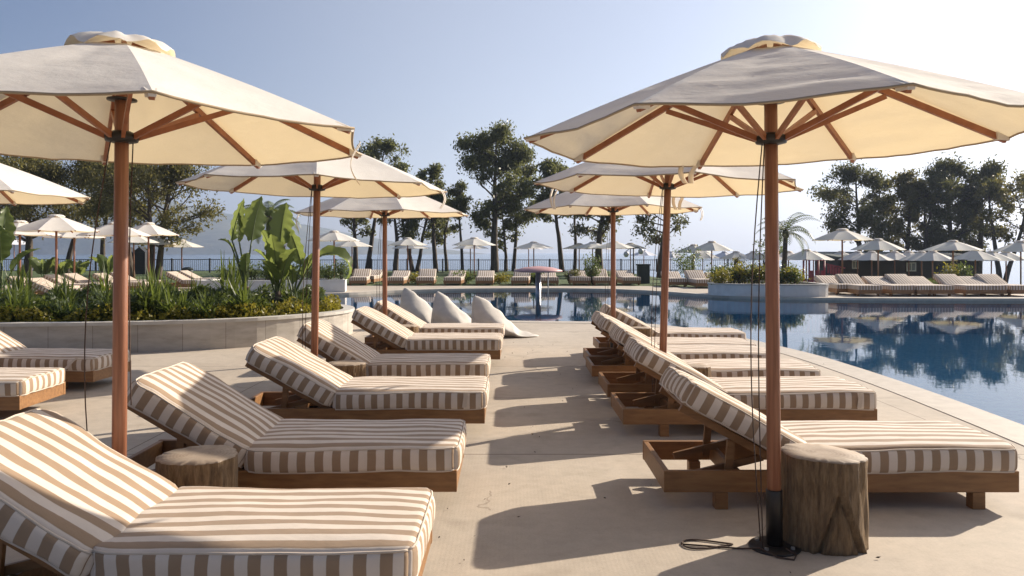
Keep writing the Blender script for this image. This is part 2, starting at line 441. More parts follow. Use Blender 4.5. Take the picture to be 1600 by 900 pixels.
# ------------------------------------------------------------------ lawn, beach, sea, hills
def sst(a, b, x):
    t = min(max((x - a) / (b - a), 0), 1); return t * t * (3 - 2 * t)
def ground_z(x, y):
    return -1.35 * sst(8.5, 14, x) * sst(30.3, 44, y)
lx = [-90, -60, -40, -20, -8, 0, 6, 8.5, 10, 12, 14, 17, 20, 25, 30, 40, 60, 90]
def yfront(x):
    P = [(-90, 36), (-20, 35.5), (-8, 34.3), (6, 34), (8.5, 31.5), (12, 30.2), (90, 30)]
    for (a, ya), (b, yb) in zip(P, P[1:]):
        if a <= x <= b: return ya + (yb - ya) * (x - a) / (b - a)
mb = MB(); NR = 16
for x in lx:
    y0 = yfront(x)
    for k in range(NR + 1):
        y = y0 - .02 + (62 - y0) * k / NR
        mb.v.append((x, y, ground_z(x, y) - .006))
for i in range(len(lx) - 1):
    for k in range(NR):
        a = i * (NR + 1) + k; mb.face([a, a + NR + 1, a + NR + 2, a + 1], 0, None, True)
tag(mb.build('lawn', M['lawn']), kind='structure')
mb = MB()
for x in lx: mb.v += [(x, 62, ground_z(x, 62) - .006), (x, 64, min(-.9, ground_z(x, 62) - .3)), (x, 90, -2.6)]
for i in range(len(lx) - 1):
    for k in range(2):
        a = 3 * i + k; mb.face([a, a + 3, a + 4, a + 1], 0, None, True)
tag(mb.build('beach', M['sand']), kind='structure')
mb = MB(); mb.v = [(-2600, 66, -2.0), (2600, 66, -2.0), (2600, 2700, -2.0), (-2600, 2700, -2.0)]; mb.face([0, 1, 2, 3])
tag(mb.build('sea', M['sea']), kind='structure')
prof = [(-900, 180), (-600, 215), (-300, 240), (-100, 262), (0, 278), (90, 298), (150, 306), (220, 312), (300, 318), (340, 326), (420, 341), (470, 349), (500, 352), (545, 361), (600, 371), (660, 381), (720, 389), (790, 396)]
def ridge(px):
    for (a, ya), (b, yb) in zip(prof, prof[1:]):
        if a <= px <= b: return ya + (yb - ya) * (px - a) / (b - a)
    return 396
mb = MB(); NX, NY = 150, 14; D0 = 1500.0
for i in range(NX + 1):
    px = -900 + 1690 * i / NX; h = max(0, (HZ - ridge(px)) * D0 / F)
    for k in range(NY + 1):
        t = k / NY; y = D0 - 330 + 660 * t
        s = math.sin(math.pi * t) ** .8 if 0 < t < 1 else 0
        x = (px - 800) * D0 / F
        z = h * s * (1 + .28 * (mnoise.fractal(Vector((x * .006, y * .006, 3)), 1, 2, 5)) * (1 if abs(t - .5) > .1 else .25)) - 3
        mb.v.append((x, y, z))
for i in range(NX):
    for k in range(NY):
        a = i * (NY + 1) + k; mb.face([a, a + NY + 1, a + NY + 2, a + 1], 0, None, True)
tag(mb.build('hills', M['hill']), kind='structure')

# ------------------------------------------------------------------ planters
def planter(name, P, h, capw, label, wallmat, capmat, soil=True):
    P = P if area2(P) > 0 else P[::-1]
    root = empty(name, (0, 0, 0)); tag(root, label, 'planter')
    n = len(P); mb = MB(); inner = offset(P, -.14); s = 0
    for i in range(n): mb.v += [(P[i][0], P[i][1], 0), (P[i][0], P[i][1], h - .05), (inner[i][0], inner[i][1], h - .05), (inner[i][0], inner[i][1], h - .2)]
    for i in range(n):
        j = (i + 1) % n; d = math.dist(P[i], P[j])
        mb.face([4 * i, 4 * j, 4 * j + 1, 4 * i + 1], 0, [(s, .5), (s + d, .5), (s + d, 1), (s, 1)])
        mb.face([4 * i + 2, 4 * j + 2, 4 * j + 3, 4 * i + 3], 0, [(s, .5), (s + d, .5), (s + d, 1), (s, 1)]); s += d
    mb.build('wall', wallmat, root)
    a, b = offset(P, .03), offset(P, -.17); mb = MB()
    for i in range(n): mb.v += [(a[i][0], a[i][1], h - .05), (a[i][0], a[i][1], h), (b[i][0], b[i][1], h), (b[i][0], b[i][1], h - .05)]
    for i in range(n):
        j = (i + 1) % n
        for k in range(4):
            k2 = (k + 1) % 4; mb.face([4 * i + k, 4 * j + k, 4 * j + k2, 4 * i + k2])
    mb.build('cap', capmat, root)
    so = fill('soil', [inner], h - .06, M['soil']); so.parent = root
    return root
PL = catmull([(-16, 12.0), (-12, 11.6), (-9, 11.3), (-7.5, 11.25), (-5.76, 11.46), (-4.33, 12.0), (-3.4, 12.9), (-2.95, 13.9), (-3.2, 15.0), (-4.0, 15.7), (-5.5, 16.2), (-8, 16.5), (-12, 16.7), (-16, 16.7)], 4)
planter('curved_planter', PL, .46, .17, 'long curved stone-faced planter with grey cap, behind the left loungers', M['slab'], M['cap_stone'])
PW = [(-11.5, 27.95), (-9, 28.0), (-6.25, 28.75), (-6.5, 30.2), (-9, 30.6), (-11.5, 30.6)]
planter('white_planter', PW, .47, .12, 'white walled planter at the far left end of the pool', M['white_wall'], M['white_wall'])
PR = catmull([(6.95, 26.2 + .6), (7.6, 26.2), (9, 25.85), (10.3, 25.75), (10.75, 26.2), (10.6, 28), (9.6, 28.9), (7.9, 28.6), (7.1, 27.6)], 3)
planter('rounded_planter', PR, .42, .12, 'rounded pale stone planter with a small palm on the far pool edge', M['white_wall'], M['cap_stone'])

# ------------------------------------------------------------------ mattress
def axis_samples(h, r, n):
    a = [-h, -h + r * .12, -h + r * .35, -h + r * .7, -h + r * 1.1]
    mid = [(-h + r * 1.1) + (2 * h - 2.2 * r) * i / n for i in range(1, n)]
    return a + mid + [-q for q in a[::-1]]
def mattress(name, L, W, T, parent, seed, mats, bulge=.012, wr=.009, nx=22, ny=12, endcurl=0):
    """striped cushion, origin at its bottom left (x 0..L), centred on y."""
    r = .034; hx, hy, hz = L / 2, W / 2, T / 2
    X, Y, Z = axis_samples(hx, r, nx), axis_samples(hy, r, ny), axis_samples(hz, r, 3)
    mb = MB(); vid = {}
    sv = Vector((seed * 3.1, seed * 1.7, seed * .9))
    def vert(x, y, z):
        k = (round(x, 5), round(y, 5), round(z, 5))
        if k in vid: return vid[k]
        i = Vector((max(-hx + r, min(hx - r, x)), max(-hy + r, min(hy - r, y)), max(-hz + r, min(hz - r, z))))
        p = Vector((x, y, z)); d = p - i
        q = i + d.normalized() * r if d.length > 1e-7 else p
        fx, fy = 1 - abs(x / hx) ** 5, 1 - abs(y / hy) ** 4
        zz = (z / hz)
        q.z += bulge * max(fx, 0) * max(fy, 0) * max(zz, 0)
        q.y += math.copysign(.012 * fx * (1 - zz * zz), y) if abs(y) > hy * .98 else 0
        q.x += math.copysign(.010 * fy * (1 - zz * zz), x) if abs(x) > hx * .98 else 0
        w = mnoise.fractal(Vector((x * 2.2, y * 4.5, z * 5)) + sv, 1, 2, 3) * wr
        side = 1 if abs(zz) < .9 else .6
        q += Vector((w * .5, w * side, w))
        # edge slump
        q.z -= .012 * (abs(y / hy) ** 6) * (0.5 + .5 * math.sin(x * 3.1 + seed)) * max(zz, 0)
        # rounded corners in plan, gathered fabric at the ends
        cx, cy = max(0, abs(x) - (hx - .07)) / .07, max(0, abs(y) - (hy - .07)) / .07
        cr = cx * cy; q.x -= math.copysign(.020 * cr, x); q.y -= math.copysign(.020 * cr, y)
        ge = max(0, abs(x) / hx - .86) / .14
        q.z += .004 * ge * math.sin(y * 46 + seed) * (.6 + .4 * math.sin(y * 17 + seed)); q.x += .004 * ge * math.sin(y * 61 + seed * 2) * (1 - zz * zz)
        q += Vector((hx, 0, hz))
        vid[k] = len(mb.v); mb.v.append(tuple(q)); return vid[k]
    def quad(a, b, c, d, uvs): mb.face([vert(*a), vert(*b), vert(*c), vert(*d)], 0, uvs, True)
    for i in range(len(X) - 1):
        for j in range(len(Y) - 1):
            x0, x1, y0, y1 = X[i], X[i + 1], Y[j], Y[j + 1]
            U = [(y0, x0), (y0, x1), (y1, x1), (y1, x0)]
            quad((x0, y0, hz), (x1, y0, hz), (x1, y1, hz), (x0, y1, hz), U)
            quad((x0, y1, -hz), (x1, y1, -hz), (x1, y0, -hz), (x0, y0, -hz), [U[3], U[2], U[1], U[0]])
        for k in range(len(Z) - 1):
            x0, x1, z0, z1 = X[i], X[i + 1], Z[k], Z[k + 1]
            U = [(x0 + .025, z0), (x1 + .025, z0), (x1 + .025, z1), (x0 + .025, z1)]
            quad((x0, -hy, z0), (x1, -hy, z0), (x1, -hy, z1), (x0, -hy, z1), U)
            quad((x1, hy, z0), (x0, hy, z0), (x0, hy, z1), (x1, hy, z1), [U[1], U[0], U[3], U[2]])
    for j in range(len(Y) - 1):
        for k in range(len(Z) - 1):
            y0, y1, z0, z1 = Y[j], Y[j + 1], Z[k], Z[k + 1]
            quad((hx, y0, z0), (hx, y1, z0), (hx, y1, z1), (hx, y0, z1), [(y0, z0), (y1, z0), (y1, z1), (y0, z1)])
            quad((-hx, y1, z0), (-hx, y0, z0), (-hx, y0, z1), (-hx, y1, z1), [(y1, z0), (y0, z0), (y0, z1), (y1, z1)])
    o = mb.build(name, M['stripe'], parent)
    # piping along the top and bottom seams, following the cushion's own edge vertices
    pm = MB()
    for zz in (hz, -hz):
        zq = zz
        zk = min(Z, key=lambda q: abs(q - zq))
        loop = [(x, -hy) for x in X] + [(hx, y) for y in Y[1:]] + [(x, hy) for x in X[::-1][1:]] + [(-hx, y) for y in Y[::-1][1:]]
        pts = []
        for (x, y) in loop:
            p = Vector(mb.v[vert(x, y, zk)]); c = Vector((max(r, min(L - r, p.x)), max(-hy + r, min(hy - r, p.y)), p.z))
            d = (p - c); pts.append(p + (d.normalized() * .004 if d.length > 1e-6 else d))
        pm.tube(pts, .0055, 5)
    pm.build('piping', M['piping'], o)
    return o

LW = .80
def lounger(name, loc, seed, label, group, rz=0, ang=30, foot_leg=.22, strap=False, near=True, seatL=1.27, backL=.80, width=LW, leg_in=.02):
    root = empty(name, loc, rz); tag(root, label, 'sun lounger', group)
    Lf = 2.07; hx = 0.82; w2 = width / 2 - .012           # origin: head end, ground, centre line; foot towards +x
    z0, z1 = .10, .225
    t = .035
    mb = MB()
    mb.box((0, -w2, z0), (Lf, -w2 + t, z1)); mb.box((0, w2 - t, z0), (Lf, w2, z1))
    mb.box((0.002, -w2 + t, z0 + .002), (t, w2 - t, z1 - .002)); mb.box((Lf - t, -w2 + t, z0 + .002), (Lf - .002, w2 - t, z1 - .002))
    mb.box((.44, -w2 + t, z0 + .01), (.475, w2 - t, z1 - .02))
    mb.build('frame', M['teak'], root, bevel=.004)
    mb = MB()
    for k in range(11):
        x = hx + .03 + k * .108
        mb.box((x, -w2 + t, z1 - .045), (x + .085, w2 - t, z1 - .018))
    mb.build('seat_slats', M['teak'], root)
    for x in (.30, Lf - foot_leg - .07):
        for sy in (-1, 1):
            y = sy * (w2 - t / 2 - leg_in)
            MB().box((x, y - .035, 0), (x + .075, y + .035, z0 - .001)).build('leg', M['teak'], root, bevel=.003)
    a = R(ang); ca, sa = math.cos(a), math.sin(a)
    hz_ = z1 - .01
    def P(u, v, y): return (hx - u * ca - v * sa * -1 * -1, y, hz_ + u * sa + v * ca)     # u along the back, v normal (up)
    def P(u, v, y): return (hx - u * ca + v * sa, y, hz_ + u * sa + v * ca)
    # backrest frame: two stiles, slats
    mb = MB(); wb = w2 - t - .012
    for sy in (-1, 1): mb.bar(P(0.0, -.022, sy * (wb - .02)), P(backL, -.022, sy * (wb - .02)), .035, .045, (sa, 0, ca))
    for k in range(7):
        u = .05 + k * (backL - .1) / 6
        mb.bar(P(u, -.006, -wb + .04), P(u, -.006, wb - .04), .07, .016, (sa, 0, ca))
    mb.build('backrest_frame', M['teak'], root, bevel=.003)
    for sy in (-1, 1):
        p = P(.43, -.05, sy * (wb - .06))
        MB().bar(p, (.40, sy * (wb - .06), z0 + .05), .026, .045, (1, 0, 0)).build('prop', M['teak'], root)
        MB().bar(P(.20, -.05, sy * (wb - .10)), (.18, sy * (wb - .10), z0 + .06), .024, .04, (1, 0, 0)).build('prop', M['teak'], root)
    s = mattress('seat_cushion', seatL, width, .155, root, seed, M['stripe'])
    s.location = (hx - .005, 0, z1 - .012)
    b = mattress('back_cushion', backL + .02, width, .145, root, seed + 11, M['stripe'], bulge=.015, wr=.014)
    # the back cushion lies on the tilted panel: its x axis runs from the head down to the hinge
    Mx = Matrix(((ca, 0, sa), (0, 1, 0), (-sa, 0, ca))).to_4x4()
    p = P(backL + .03, .004, 0); Mx.translation = Vector(p)
    b.matrix_local = Mx
    if strap:
        mb = MB(); x = hx + 1.10; yb = -width / 2 - .022; pts = []
        zs = [.37, .33, .27, .22, .15] if strap == 1 else [.36, .30, .24]
        q = []
        for k, z in enumerate(zs):
            xx = x - (.05 * k if strap == 1 else .008 * k); yy = yb - (.012 * k if strap == 1 else .0)
            mb.v += [(xx - .017, yy, z), (xx + .017, yy, z), (xx + .017, yy - .004, z), (xx - .017, yy - .004, z)]
        for k in range(len(zs) - 1):
            for e in range(4):
                e2 = (e + 1) % 4; mb.face([4 * k + e, 4 * k + e2, 4 * k + 4 + e2, 4 * k + 4 + e])
        mb.build('strap', M['piping'], root)
    return root

G_L, G_R = 'striped sun loungers in the left row', 'striped sun loungers in the right row beside the pool'
def place_L(i, footx, ynear, rz, label, ang=30, width=LW, strap=False):
    lounger('sun_lounger', (footx - 2.07, ynear + width / 2, 0), i, label, G_L, rz, ang, .42, width=width, strap=strap, leg_in=.16)
place_L(1, -.385, 2.93, 0, 'striped lounger in the bottom left corner, nearest to the camera', 30, .80)
place_L(2, -.325, 4.45, R(.5), 'striped lounger crossed by a diagonal umbrella shadow, just behind the front left stump', 31, .80)
place_L(3, -.225, 6.24, R(.4), 'striped lounger in the left row just in front of the second stump table', 29, strap=2)
place_L(4, -.255, 7.82, 0, 'striped lounger in the left row just behind the second stump table', 31, strap=2)
place_L(5, -.15, 10.02, R(-.5), 'striped lounger with wavy cushion edge, in front of the third left stump', 30)
place_L(6, -.14, 11.5, 0, 'farthest lounger of the left row, right in front of the beanbags', 30)
def place_R(i, headx, ynear, rz, label, ang=29, strap=False, width=LW):
    lounger('sun_lounger', (headx, ynear + width / 2, 0), 20 + i, label, G_R, rz, ang, .20, strap=strap, width=width)
place_R(1, .885, 4.46, 0, 'striped lounger directly behind the big right stump, nearest of the pool row', 29, width=.76)
place_R(2, .90, 6.22, R(.3), 'striped lounger with a strap at its foot end, second along the pool', 29, strap=2, width=.78)
place_R(3, .92, 7.40, 0, 'striped lounger just behind the small stump beside the second right umbrella', 29)
place_R(4, .90, 8.62, R(-.4), 'striped lounger of the pool row touching the one behind it, fourth along', 30)
place_R(5, .95, 9.46, 0, 'striped lounger in the pool row just in front of the last right stump', 28)
place_R(6, 1.22, 10.78, 0, 'farthest striped lounger of the pool row, behind the last right stump', 28)
G_X = 'striped sun loungers at the left edge'
lounger('sun_lounger', (gx(60, 7.1) - 2.07, 7.08, 0), 31, 'striped lounger cut off by the left edge, nearer one with wooden foot end lit', G_X, R(3), 30, .4, leg_in=.14)
lounger('sun_lounger', (gx(178, 8.7) - 2.05, 8.72, 0), 32, 'striped lounger with a loose strap hanging down, in front of the curved planter', G_X, R(-2), 30, .4, strap=1, leg_in=.14)

# ------------------------------------------------------------------ umbrellas
RC, ZR, ZT = 1.256, 2.08, 2.50
def canopy_mesh(mb, seed, nr=12, nt=10, sag=.026, wr=.006, fold=.006, rc=RC, zr=ZR, zt=ZT, r0=.19):
    idx = {}
    sv = Vector((seed * 2.3, seed, 5))
    for k in range(8):
        a0, a1 = 2 * math.pi * k / 8, 2 * math.pi * (k + 1) / 8
        for j in range(nt):
            for i in range(nr + 1):
                u = i / nr; r = r0 + (rc - r0) * u; t = j / nt
                p0 = Vector((r * math.cos(a0), r * math.sin(a0))); p1 = Vector((r * math.cos(a1), r * math.sin(a1)))
                p = p0.lerp(p1, t); s = math.sin(math.pi * t)
                p *= 1 - .022 * s * u ** 3
                z = zt + (zr - zt) * u - sag * s * u * (1 - .35 * u) + .012 * math.sin(math.pi * u)
                q = Vector((p.x, p.y, z))
                ang = math.atan2(p.y, p.x)
                w = mnoise.fractal(Vector((math.cos(ang) * 2.2 * 2, math.sin(ang) * 2.2 * 2, r * 2.0)) + sv, 1, 2, 4)
                q.z += w * wr * s * (.4 + u)
                w2 = mnoise.fractal(Vector((k * 7.3 + t * 1.6, r * 11, seed * 1.9)), 1, 2, 3)
                q.z += w2 * fold * min(1, s * 2.2) * (.35 + .65 * u)
                idx[(k, j, i)] = len(mb.v); mb.v.append(tuple(q))
    g = lambda k, j, i: idx[(k, j, i)] if j < nt else idx[((k + 1) % 8, 0, i)]
    for k in range(8):
        for j in range(nt):
            for i in range(nr):
                mb.face([g(k, j, i), g(k, j, i + 1), g(k, j + 1, i + 1), g(k, j + 1, i)], 0, None, True)
    return idx
def rib_creases(o):
    me = o.data; at = me.attributes.new('sharp_edge', 'BOOLEAN', 'EDGE'); val = []
    for e in me.edges:
        f = True
        for i in e.vertices:
            v = me.vertices[i].co; a = (math.atan2(v.y, v.x) / (math.pi / 4)) % 1
            if min(a, 1 - a) > 1e-4: f = False
        val.append(f)
    at.data.foreach_set('value', val)
def vent_mesh(mb, seed, zt=ZT, nt=48, nr=6):
    o = len(mb.v); mb.v.append((0, 0, zt + .075))
    for i in range(1, nr + 1):
        u = i / nr
        for k in range(nt):
            a = 2 * math.pi * k / nt; sc = math.sin(4 * a) ** 2
            r = .250 * u * (1 - .03 * sc * u) * (1 + .03 * math.sin(3 * a + seed) * u)
            z = zt + .074 - .086 * u ** 3.4 + .030 * sc ** .7 * u ** 3 + .024 * mnoise.noise(Vector((math.cos(a) * 3.4, math.sin(a) * 3.4, u * 2 + seed))) * u
            mb.v.append((r * math.cos(a), r * math.sin(a), z))
    for k in range(nt):
        k2 = (k + 1) % nt
        mb.face([o, o + 1 + k, o + 1 + k2], 0, None, True)
        for i in range(nr - 1):
            a = o + 1 + i * nt
            mb.face([a + k, a + nt + k, a + nt + k2, a + k2], 0, None, True)
def umbrella(loc, rz, seed, label, group, tilt=(0, 0), zscale=1, base=True, plate=False, straps=(), sleeve=True, cords=0):
    root = empty('parasol', loc, 0); tag(root, label, 'parasol', group)
    root.rotation_euler = (tilt[0], tilt[1], rz); root.scale = (1, 1, zscale)
    MB().tube([(0, 0, .02), (0, 0, 1.2), (0, 0, 2.52)], [.0345, .0345, .032], 20).build('pole', M['pole_wood'], root)
    if sleeve:
        MB().lathe([(.041, .012), (.041, .29), (.038, .295)], 20).build('sleeve', M['dark_metal'], root)
        b = MB().lathe([(.128, 0), (.13, .006), (.125, .012), (.05, .016)], 28).build('base_plate', M['dark_metal'], root)
        for k in range(4):
            a = R(45 + 90 * k); MB().lathe([(.011, 0), (.011, .012), (.006, .014)], 6, (.095 * math.cos(a), .095 * math.sin(a), .012), smooth=False).build('bolt', M['steel'], b)
    mb = MB(); canopy_mesh(mb, seed, 26, 12, fold=.013 if seed == 1 else .007); can = mb.build('canopy', M['canvas'], root); rib_creases(can)
    # hem
    hm = MB(); idx = canopy_mesh(MB(), seed, 26, 12); tmp = mb.v
    ring = [tmp[idx[(k, j, 26)]] for k in range(8) for j in range(12)]; ring.append(ring[0])
    hm.tube([Vector(p) for p in ring], .006, 5, caps=False); hm.build('hem', M['hem'], can)
    mb = MB(); vent_mesh(mb, seed); mb.build('vent_flap', M['canvas'], can)
    zrun = 2.075
    MB().lathe([(.042, -.03), (.075, -.022), (.08, -.005), (.08, .012), (.042, .03)], 16, (0, 0, zrun)).build('runner', M['dark_metal'], root)
    MB().lathe([(.04, -.02), (.085, -.015), (.085, -.005), (.05, .015)], 16, (0, 0, ZT - .05)).build('hub', M['rib_wood'], root)
    MB().lathe([(.036, 0), (.07, .003), (.07, .012), (.036, .016)], 16, (0, 0, 2.255)).build('pulley_plate', M['dark_metal'], root)
    for k in range(8):
        a = 2 * math.pi * k / 8; c, s = math.cos(a), math.sin(a)
        dz = -.022
        rb = MB().bar((.06 * c, .06 * s, ZT + (ZR - ZT) * (.06 - .19) / (RC - .19) + dz), ((RC - .02) * c, (RC - .02) * s, ZR + .01 + dz), .02, .032, (c * .35, s * .35, 1))
        rb = rb.build('rib', M['rib_wood'], root)
        rj = .60; zj = ZT + (ZR - ZT) * (rj - .19) / (RC - .19) - .045
        MB().bar((.07 * c, .07 * s, zrun), (rj * c, rj * s, zj), .017, .028, (-c, -s, 1)).build('strut', M['rib_wood'], rb)
        # corner pocket
        q = MB(); tx, ty = -s, c
        def pt(r, t, dzz): return (r * c + tx * t, r * s + ty * t, ZR + (RC - r) * .394 + dzz)
        top = [pt(RC - .004, -.016, -.002), pt(RC - .004, .016, -.002), pt(RC - .080, .024, -.002), pt(RC - .080, -.024, -.002)]
        bot = [pt(RC - .008, -.012, -.020), pt(RC - .008, .012, -.020), pt(RC - .075, .018, -.040), pt(RC - .075, -.018, -.040)]
        q.hexa(bot + top); q.build('corner_pocket', M['canvas'], can)
    # cords
    for (ox, oy, sw, zb) in (((-.050, -.01, .05, .06), (-.046, -.03, .022, .03)) if cords == 0 else ((-.050, -.01, .09, .05), (.052, .01, .03, .75))):
        pts = []
        for k in range(15):
            t = k / 14; z = zrun - .02 + (zb - zrun) * t
            pts.append((ox - sw * math.sin(math.pi * t) * (1 if ox < 0 else .4) - .03 * t * (ox < 0), oy + .01 * math.sin(5 * t), z))
        MB().tube(pts, .0032, 5).build('cord', M['rope'], root)
    for (a, r, ln, bend) in straps:
        a = R(a); mb = MB(); c, s = math.cos(a), math.sin(a); tx, ty = -s, c
        nseg = 9
        for side in (-1, 1):
            o = len(mb.v)
            for k in range(nseg + 1):
                t = k / nseg; z = ZR + (RC - r) * .39 - .03 - ln * t; off = side * (.05 - .03 * t) + .02 * math.sin(3 * t); rr = r + bend * math.sin(math.pi * t)
                for w, th in ((-.018, 0), (.018, 0), (.018, .003), (-.018, .003)):
                    mb.v.append((rr * c + tx * (off + w) + c * th, rr * s + ty * (off + w) + s * th, z))
            for k in range(nseg):
                for e in range(4):
                    e2 = (e + 1) % 4; mb.face([o + 4 * k + e, o + 4 * k + e2, o + 4 * k + 4 + e2, o + 4 * k + 4 + e], 0, None, True)
        mb.build('tie_strap', M['canvas'], can)
    return root
G_U = 'cream parasols standing between the near loungers'
umbrella((1.335, 3.905, 0), R(3), 1, 'large cream parasol in the right foreground beside the big stump', G_U, (0, R(-.5)), straps=((94, 1.19, .12, .0),))
umbrella((1.40, 7.2, 0), R(-2), 2, 'second cream parasol of the right row, with its pole behind the small stump', G_U, (0, R(1.6)), 1.02, straps=((150, 1.2, .20, .02), (75, 1.2, .14, .02)))
umbrella((1.39, 10.55, 0), R(12), 3, 'farthest cream parasol of the right row, nearest to the water', G_U, (0, 0), 1.0, straps=((-40, 1.2, .16, .02),))
umbrella((-1.965, 3.835, 0), R(31.5), 4, 'large cream parasol in the left foreground, cut off by the left edge', G_U, (0, R(.4)), straps=((-20, 1.17, .22, -.05),), cords=1)
umbrella((-1.90, 7.35, 0), R(14), 5, 'second cream parasol of the left row, partly behind the front one', G_U, (0, R(.9)), 1.02, straps=((-20, 1.2, .18, .04),))
umbrella((-1.83, 11.05, 0), R(20), 6, 'farthest cream parasol of the left row, nearest to the beanbags', G_U, (0, 0), .985, straps=((168, 1.2, .24, .03),))
umbrella((-5.72, 7.95, 0), R(10), 7, 'cream parasol mostly outside the left edge, only its right half showing', G_U, (0, 0), 1.0)

# loose cord loop on the deck
pts = []
for k in range(26):
    t = 2 * math.pi * k / 25
    pts.append((1.20 - .20 - .13 * math.cos(t) , 3.93 + .05 * math.sin(t) + .02 * math.sin(2 * t), .006))
pts += [(1.16, 3.87, .006), (1.24, 3.84, .02), (1.30, 3.76, .006), (1.37, 3.73, .006), (1.40, 3.78, .008), (1.37, 3.83, .02)]
tag(MB().tube(pts, .0045, 6).build('rope', M['rope']), 'thin dark cord lying in a loop beside the right parasol base plate', 'cord')

# ------------------------------------------------------------------ stumps
def stump(loc, r, h, seed, label, rz=0, tilt=.02):
    root = empty('stump_table', loc, rz); tag(root, label, 'stump table', 'tree stump side tables')
    n, nz = 96, 26; mb = MB(); sv = Vector((seed * 5.0, 0, 0))
    def rad(a, t):
        c, s = math.cos(a), math.sin(a)
        q = r * (1 + .05 * math.cos(2 * a + seed) + .025 * math.cos(3 * a + seed * 2))
        q *= 1 + .035 * (abs(t - .5) * 2) ** 2 * (1 if t < .5 else .4)
        q += .014 * mnoise.fractal(Vector((c * 4, s * 4, t * .7)) + sv, 1, 2, 4) + (.009 if t < .93 else .003) * mnoise.noise(Vector((c * 22, s * 22, t * 1.6)) + sv)
        # split scar with inverted V folds
        da = (a - (-math.pi / 2 + .1) + math.pi) % (2 * math.pi) - math.pi
        fold = abs(abs(da) - max(0, (.62 - t)) * .9)
        if t < .62: q -= .030 * math.exp(-(fold / .06) ** 2) - .008 * math.exp(-((fold - .12) / .07) ** 2)
        q -= .014 * math.exp(-(da / .03) ** 2) * (1 if t < .85 else 0)
        return q
    for j in range(nz + 1):
        t = j / nz
        for k in range(n):
            a = 2 * math.pi * k / n; q = rad(a, t)
            x, y = q * math.cos(a), q * math.sin(a)
            mb.v.append((x, y, h * t + (x * tilt if t > .9 else 0)))
    for j in range(nz):
        for k in range(n):
            k2 = (k + 1) % n; mb.face([j * n + k, j * n + k2, (j + 1) * n + k2, (j + 1) * n + k], 0, None, True)
    mb.face([k for k in range(n)][::-1])
    mb.build('trunk', M['stump'], root)
    mb = MB()
    for rr, zz in ((1.0, .0), (.985, .006), (.5, .007)):
        for k in range(n):
            a = 2 * math.pi * k / n; q = rad(a, 1) * rr; x, y = q * math.cos(a), q * math.sin(a)
            mb.v.append((x, y, h + .0005 + zz + x * tilt))
    for j in range(2):
        for k in range(n):
            k2 = (k + 1) % n; mb.face([j * n + k, j * n + k2, (j + 1) * n + k2, (j + 1) * n + k], 0, None, j == 1)
    mb.face([2 * n + k for k in range(n)])
    mb.build('cut_top', M['stump_top'], root)
    return root
stump((1.605, 3.98, 0), .195, .455, 1, 'big weathered stump with a split V scar, beside the front right parasol', tilt=-.03)
stump((-1.665, 4.08, 0), .195, .42, 2, 'thick grey stump between the two nearest left loungers', R(40))
stump((gx(540, 7.45), 7.46, 0), .18, .42, 3, 'round stump beside the second parasol of the left row', R(100))
stump((gx(634, 11.1), 11.12, 0), .17, .43, 4, 'small stump beside the farthest parasol of the left row', R(160))
stump((gx(1086, 7.2), 7.21, 0), .15, .43, 5, 'small stump beside the second parasol of the right row', R(220))
stump((gx(1000, 10.52), 10.53, 0), .17, .46, 6, 'small stump beside the farthest parasol of the right row', R(280))

# ------------------------------------------------------------------ beanbags
def beanbag(loc, rz, s, seed, label):
    """fin shaped linen floor cushion: upright back, slumped front, flat tail"""
    # outline in x-z (side view) swept through its thickness
    spine = [(0.0, .02), (-.01, .15), (-.015, .35), (.0, .55), (.03, .72), (.06, .78)]
    n, m_ = 28, 22; mb = MB()
    def prof(t):         # t 0..1 along the cushion from peak to tail: (x centre, top z, half thickness)
        return None
    NX_ = 26
    for i in range(NX_ + 1):
        t = i / NX_; x = t * 1.12
        top = (.80 * (1 - (min(t, .70) / .70) ** 1.75) if t < .70 else 0) + .115 * (1 - t) ** .5 + .012
        top = top if t > .03 else top * (.2 + .8 * (t / .03))
        half = .33 * (math.sin(math.pi * min(1, .12 + t * .8)) ** .6) * (1 if t < .8 else 1 - .55 * (t - .8) / .2)
        half *= 1 if t > .02 else .7
        for k in range(m_):
            a = 2 * math.pi * k / m_
            cy, cz = math.cos(a), math.sin(a)
            zz = top * (.5 + .5 * (abs(cz) ** .85) * (1 if cz > 0 else -1))
            wy = half * (abs(cy) ** .8) * (1 if cy > 0 else -1)
            lean = (1 - zz / max(top, .01)) if top > .2 else 1
            wy *= .34 + .66 * min(1, lean * 2.2)
            w = mnoise.fractal(Vector((x * 3.5, wy * 3.5, zz * 4)) + Vector((seed * 3, 0, 0)), 1, 2, 4) * .05
            fold = .012 * math.sin((zz * 26 + x * 14) + seed) * sst(.4, .9, t)
            mb.v.append((x + w * .4 - .02 * zz, wy + w, max(.003, zz + (w + fold) * (1 if zz > .05 else 0))))
    for i in range(NX_):
        for k in range(m_):
            k2 = (k + 1) % m_; mb.face([i * m_ + k, (i + 1) * m_ + k, (i + 1) * m_ + k2, i * m_ + k2], 0, None, True)
    mb.face(list(range(m_)), 0, None, True); mb.face([NX_ * m_ + k for k in range(m_)][::-1], 0, None, True)
    o = mb.build('beanbag', M['linen'], None); o.location = loc; o.rotation_euler = (0, 0, rz); o.scale = (s * 1.05, s * 1.1, s * .80)
    sub = o.modifiers.new('sub', 'SUBSURF'); sub.levels = 1; sub.render_levels = 1
    tag(o, label, 'beanbag', 'linen beanbags by the water')
beanbag((gx(737, 13.75), 13.75, 0), R(-4), 1.02, 1, 'linen beanbag nearest the water edge walkway, its flat tail on the deck')
beanbag((gx(677, 14.6), 14.6, 0), R(-10), 1.02, 2, 'linen beanbag standing between the two other beanbags')
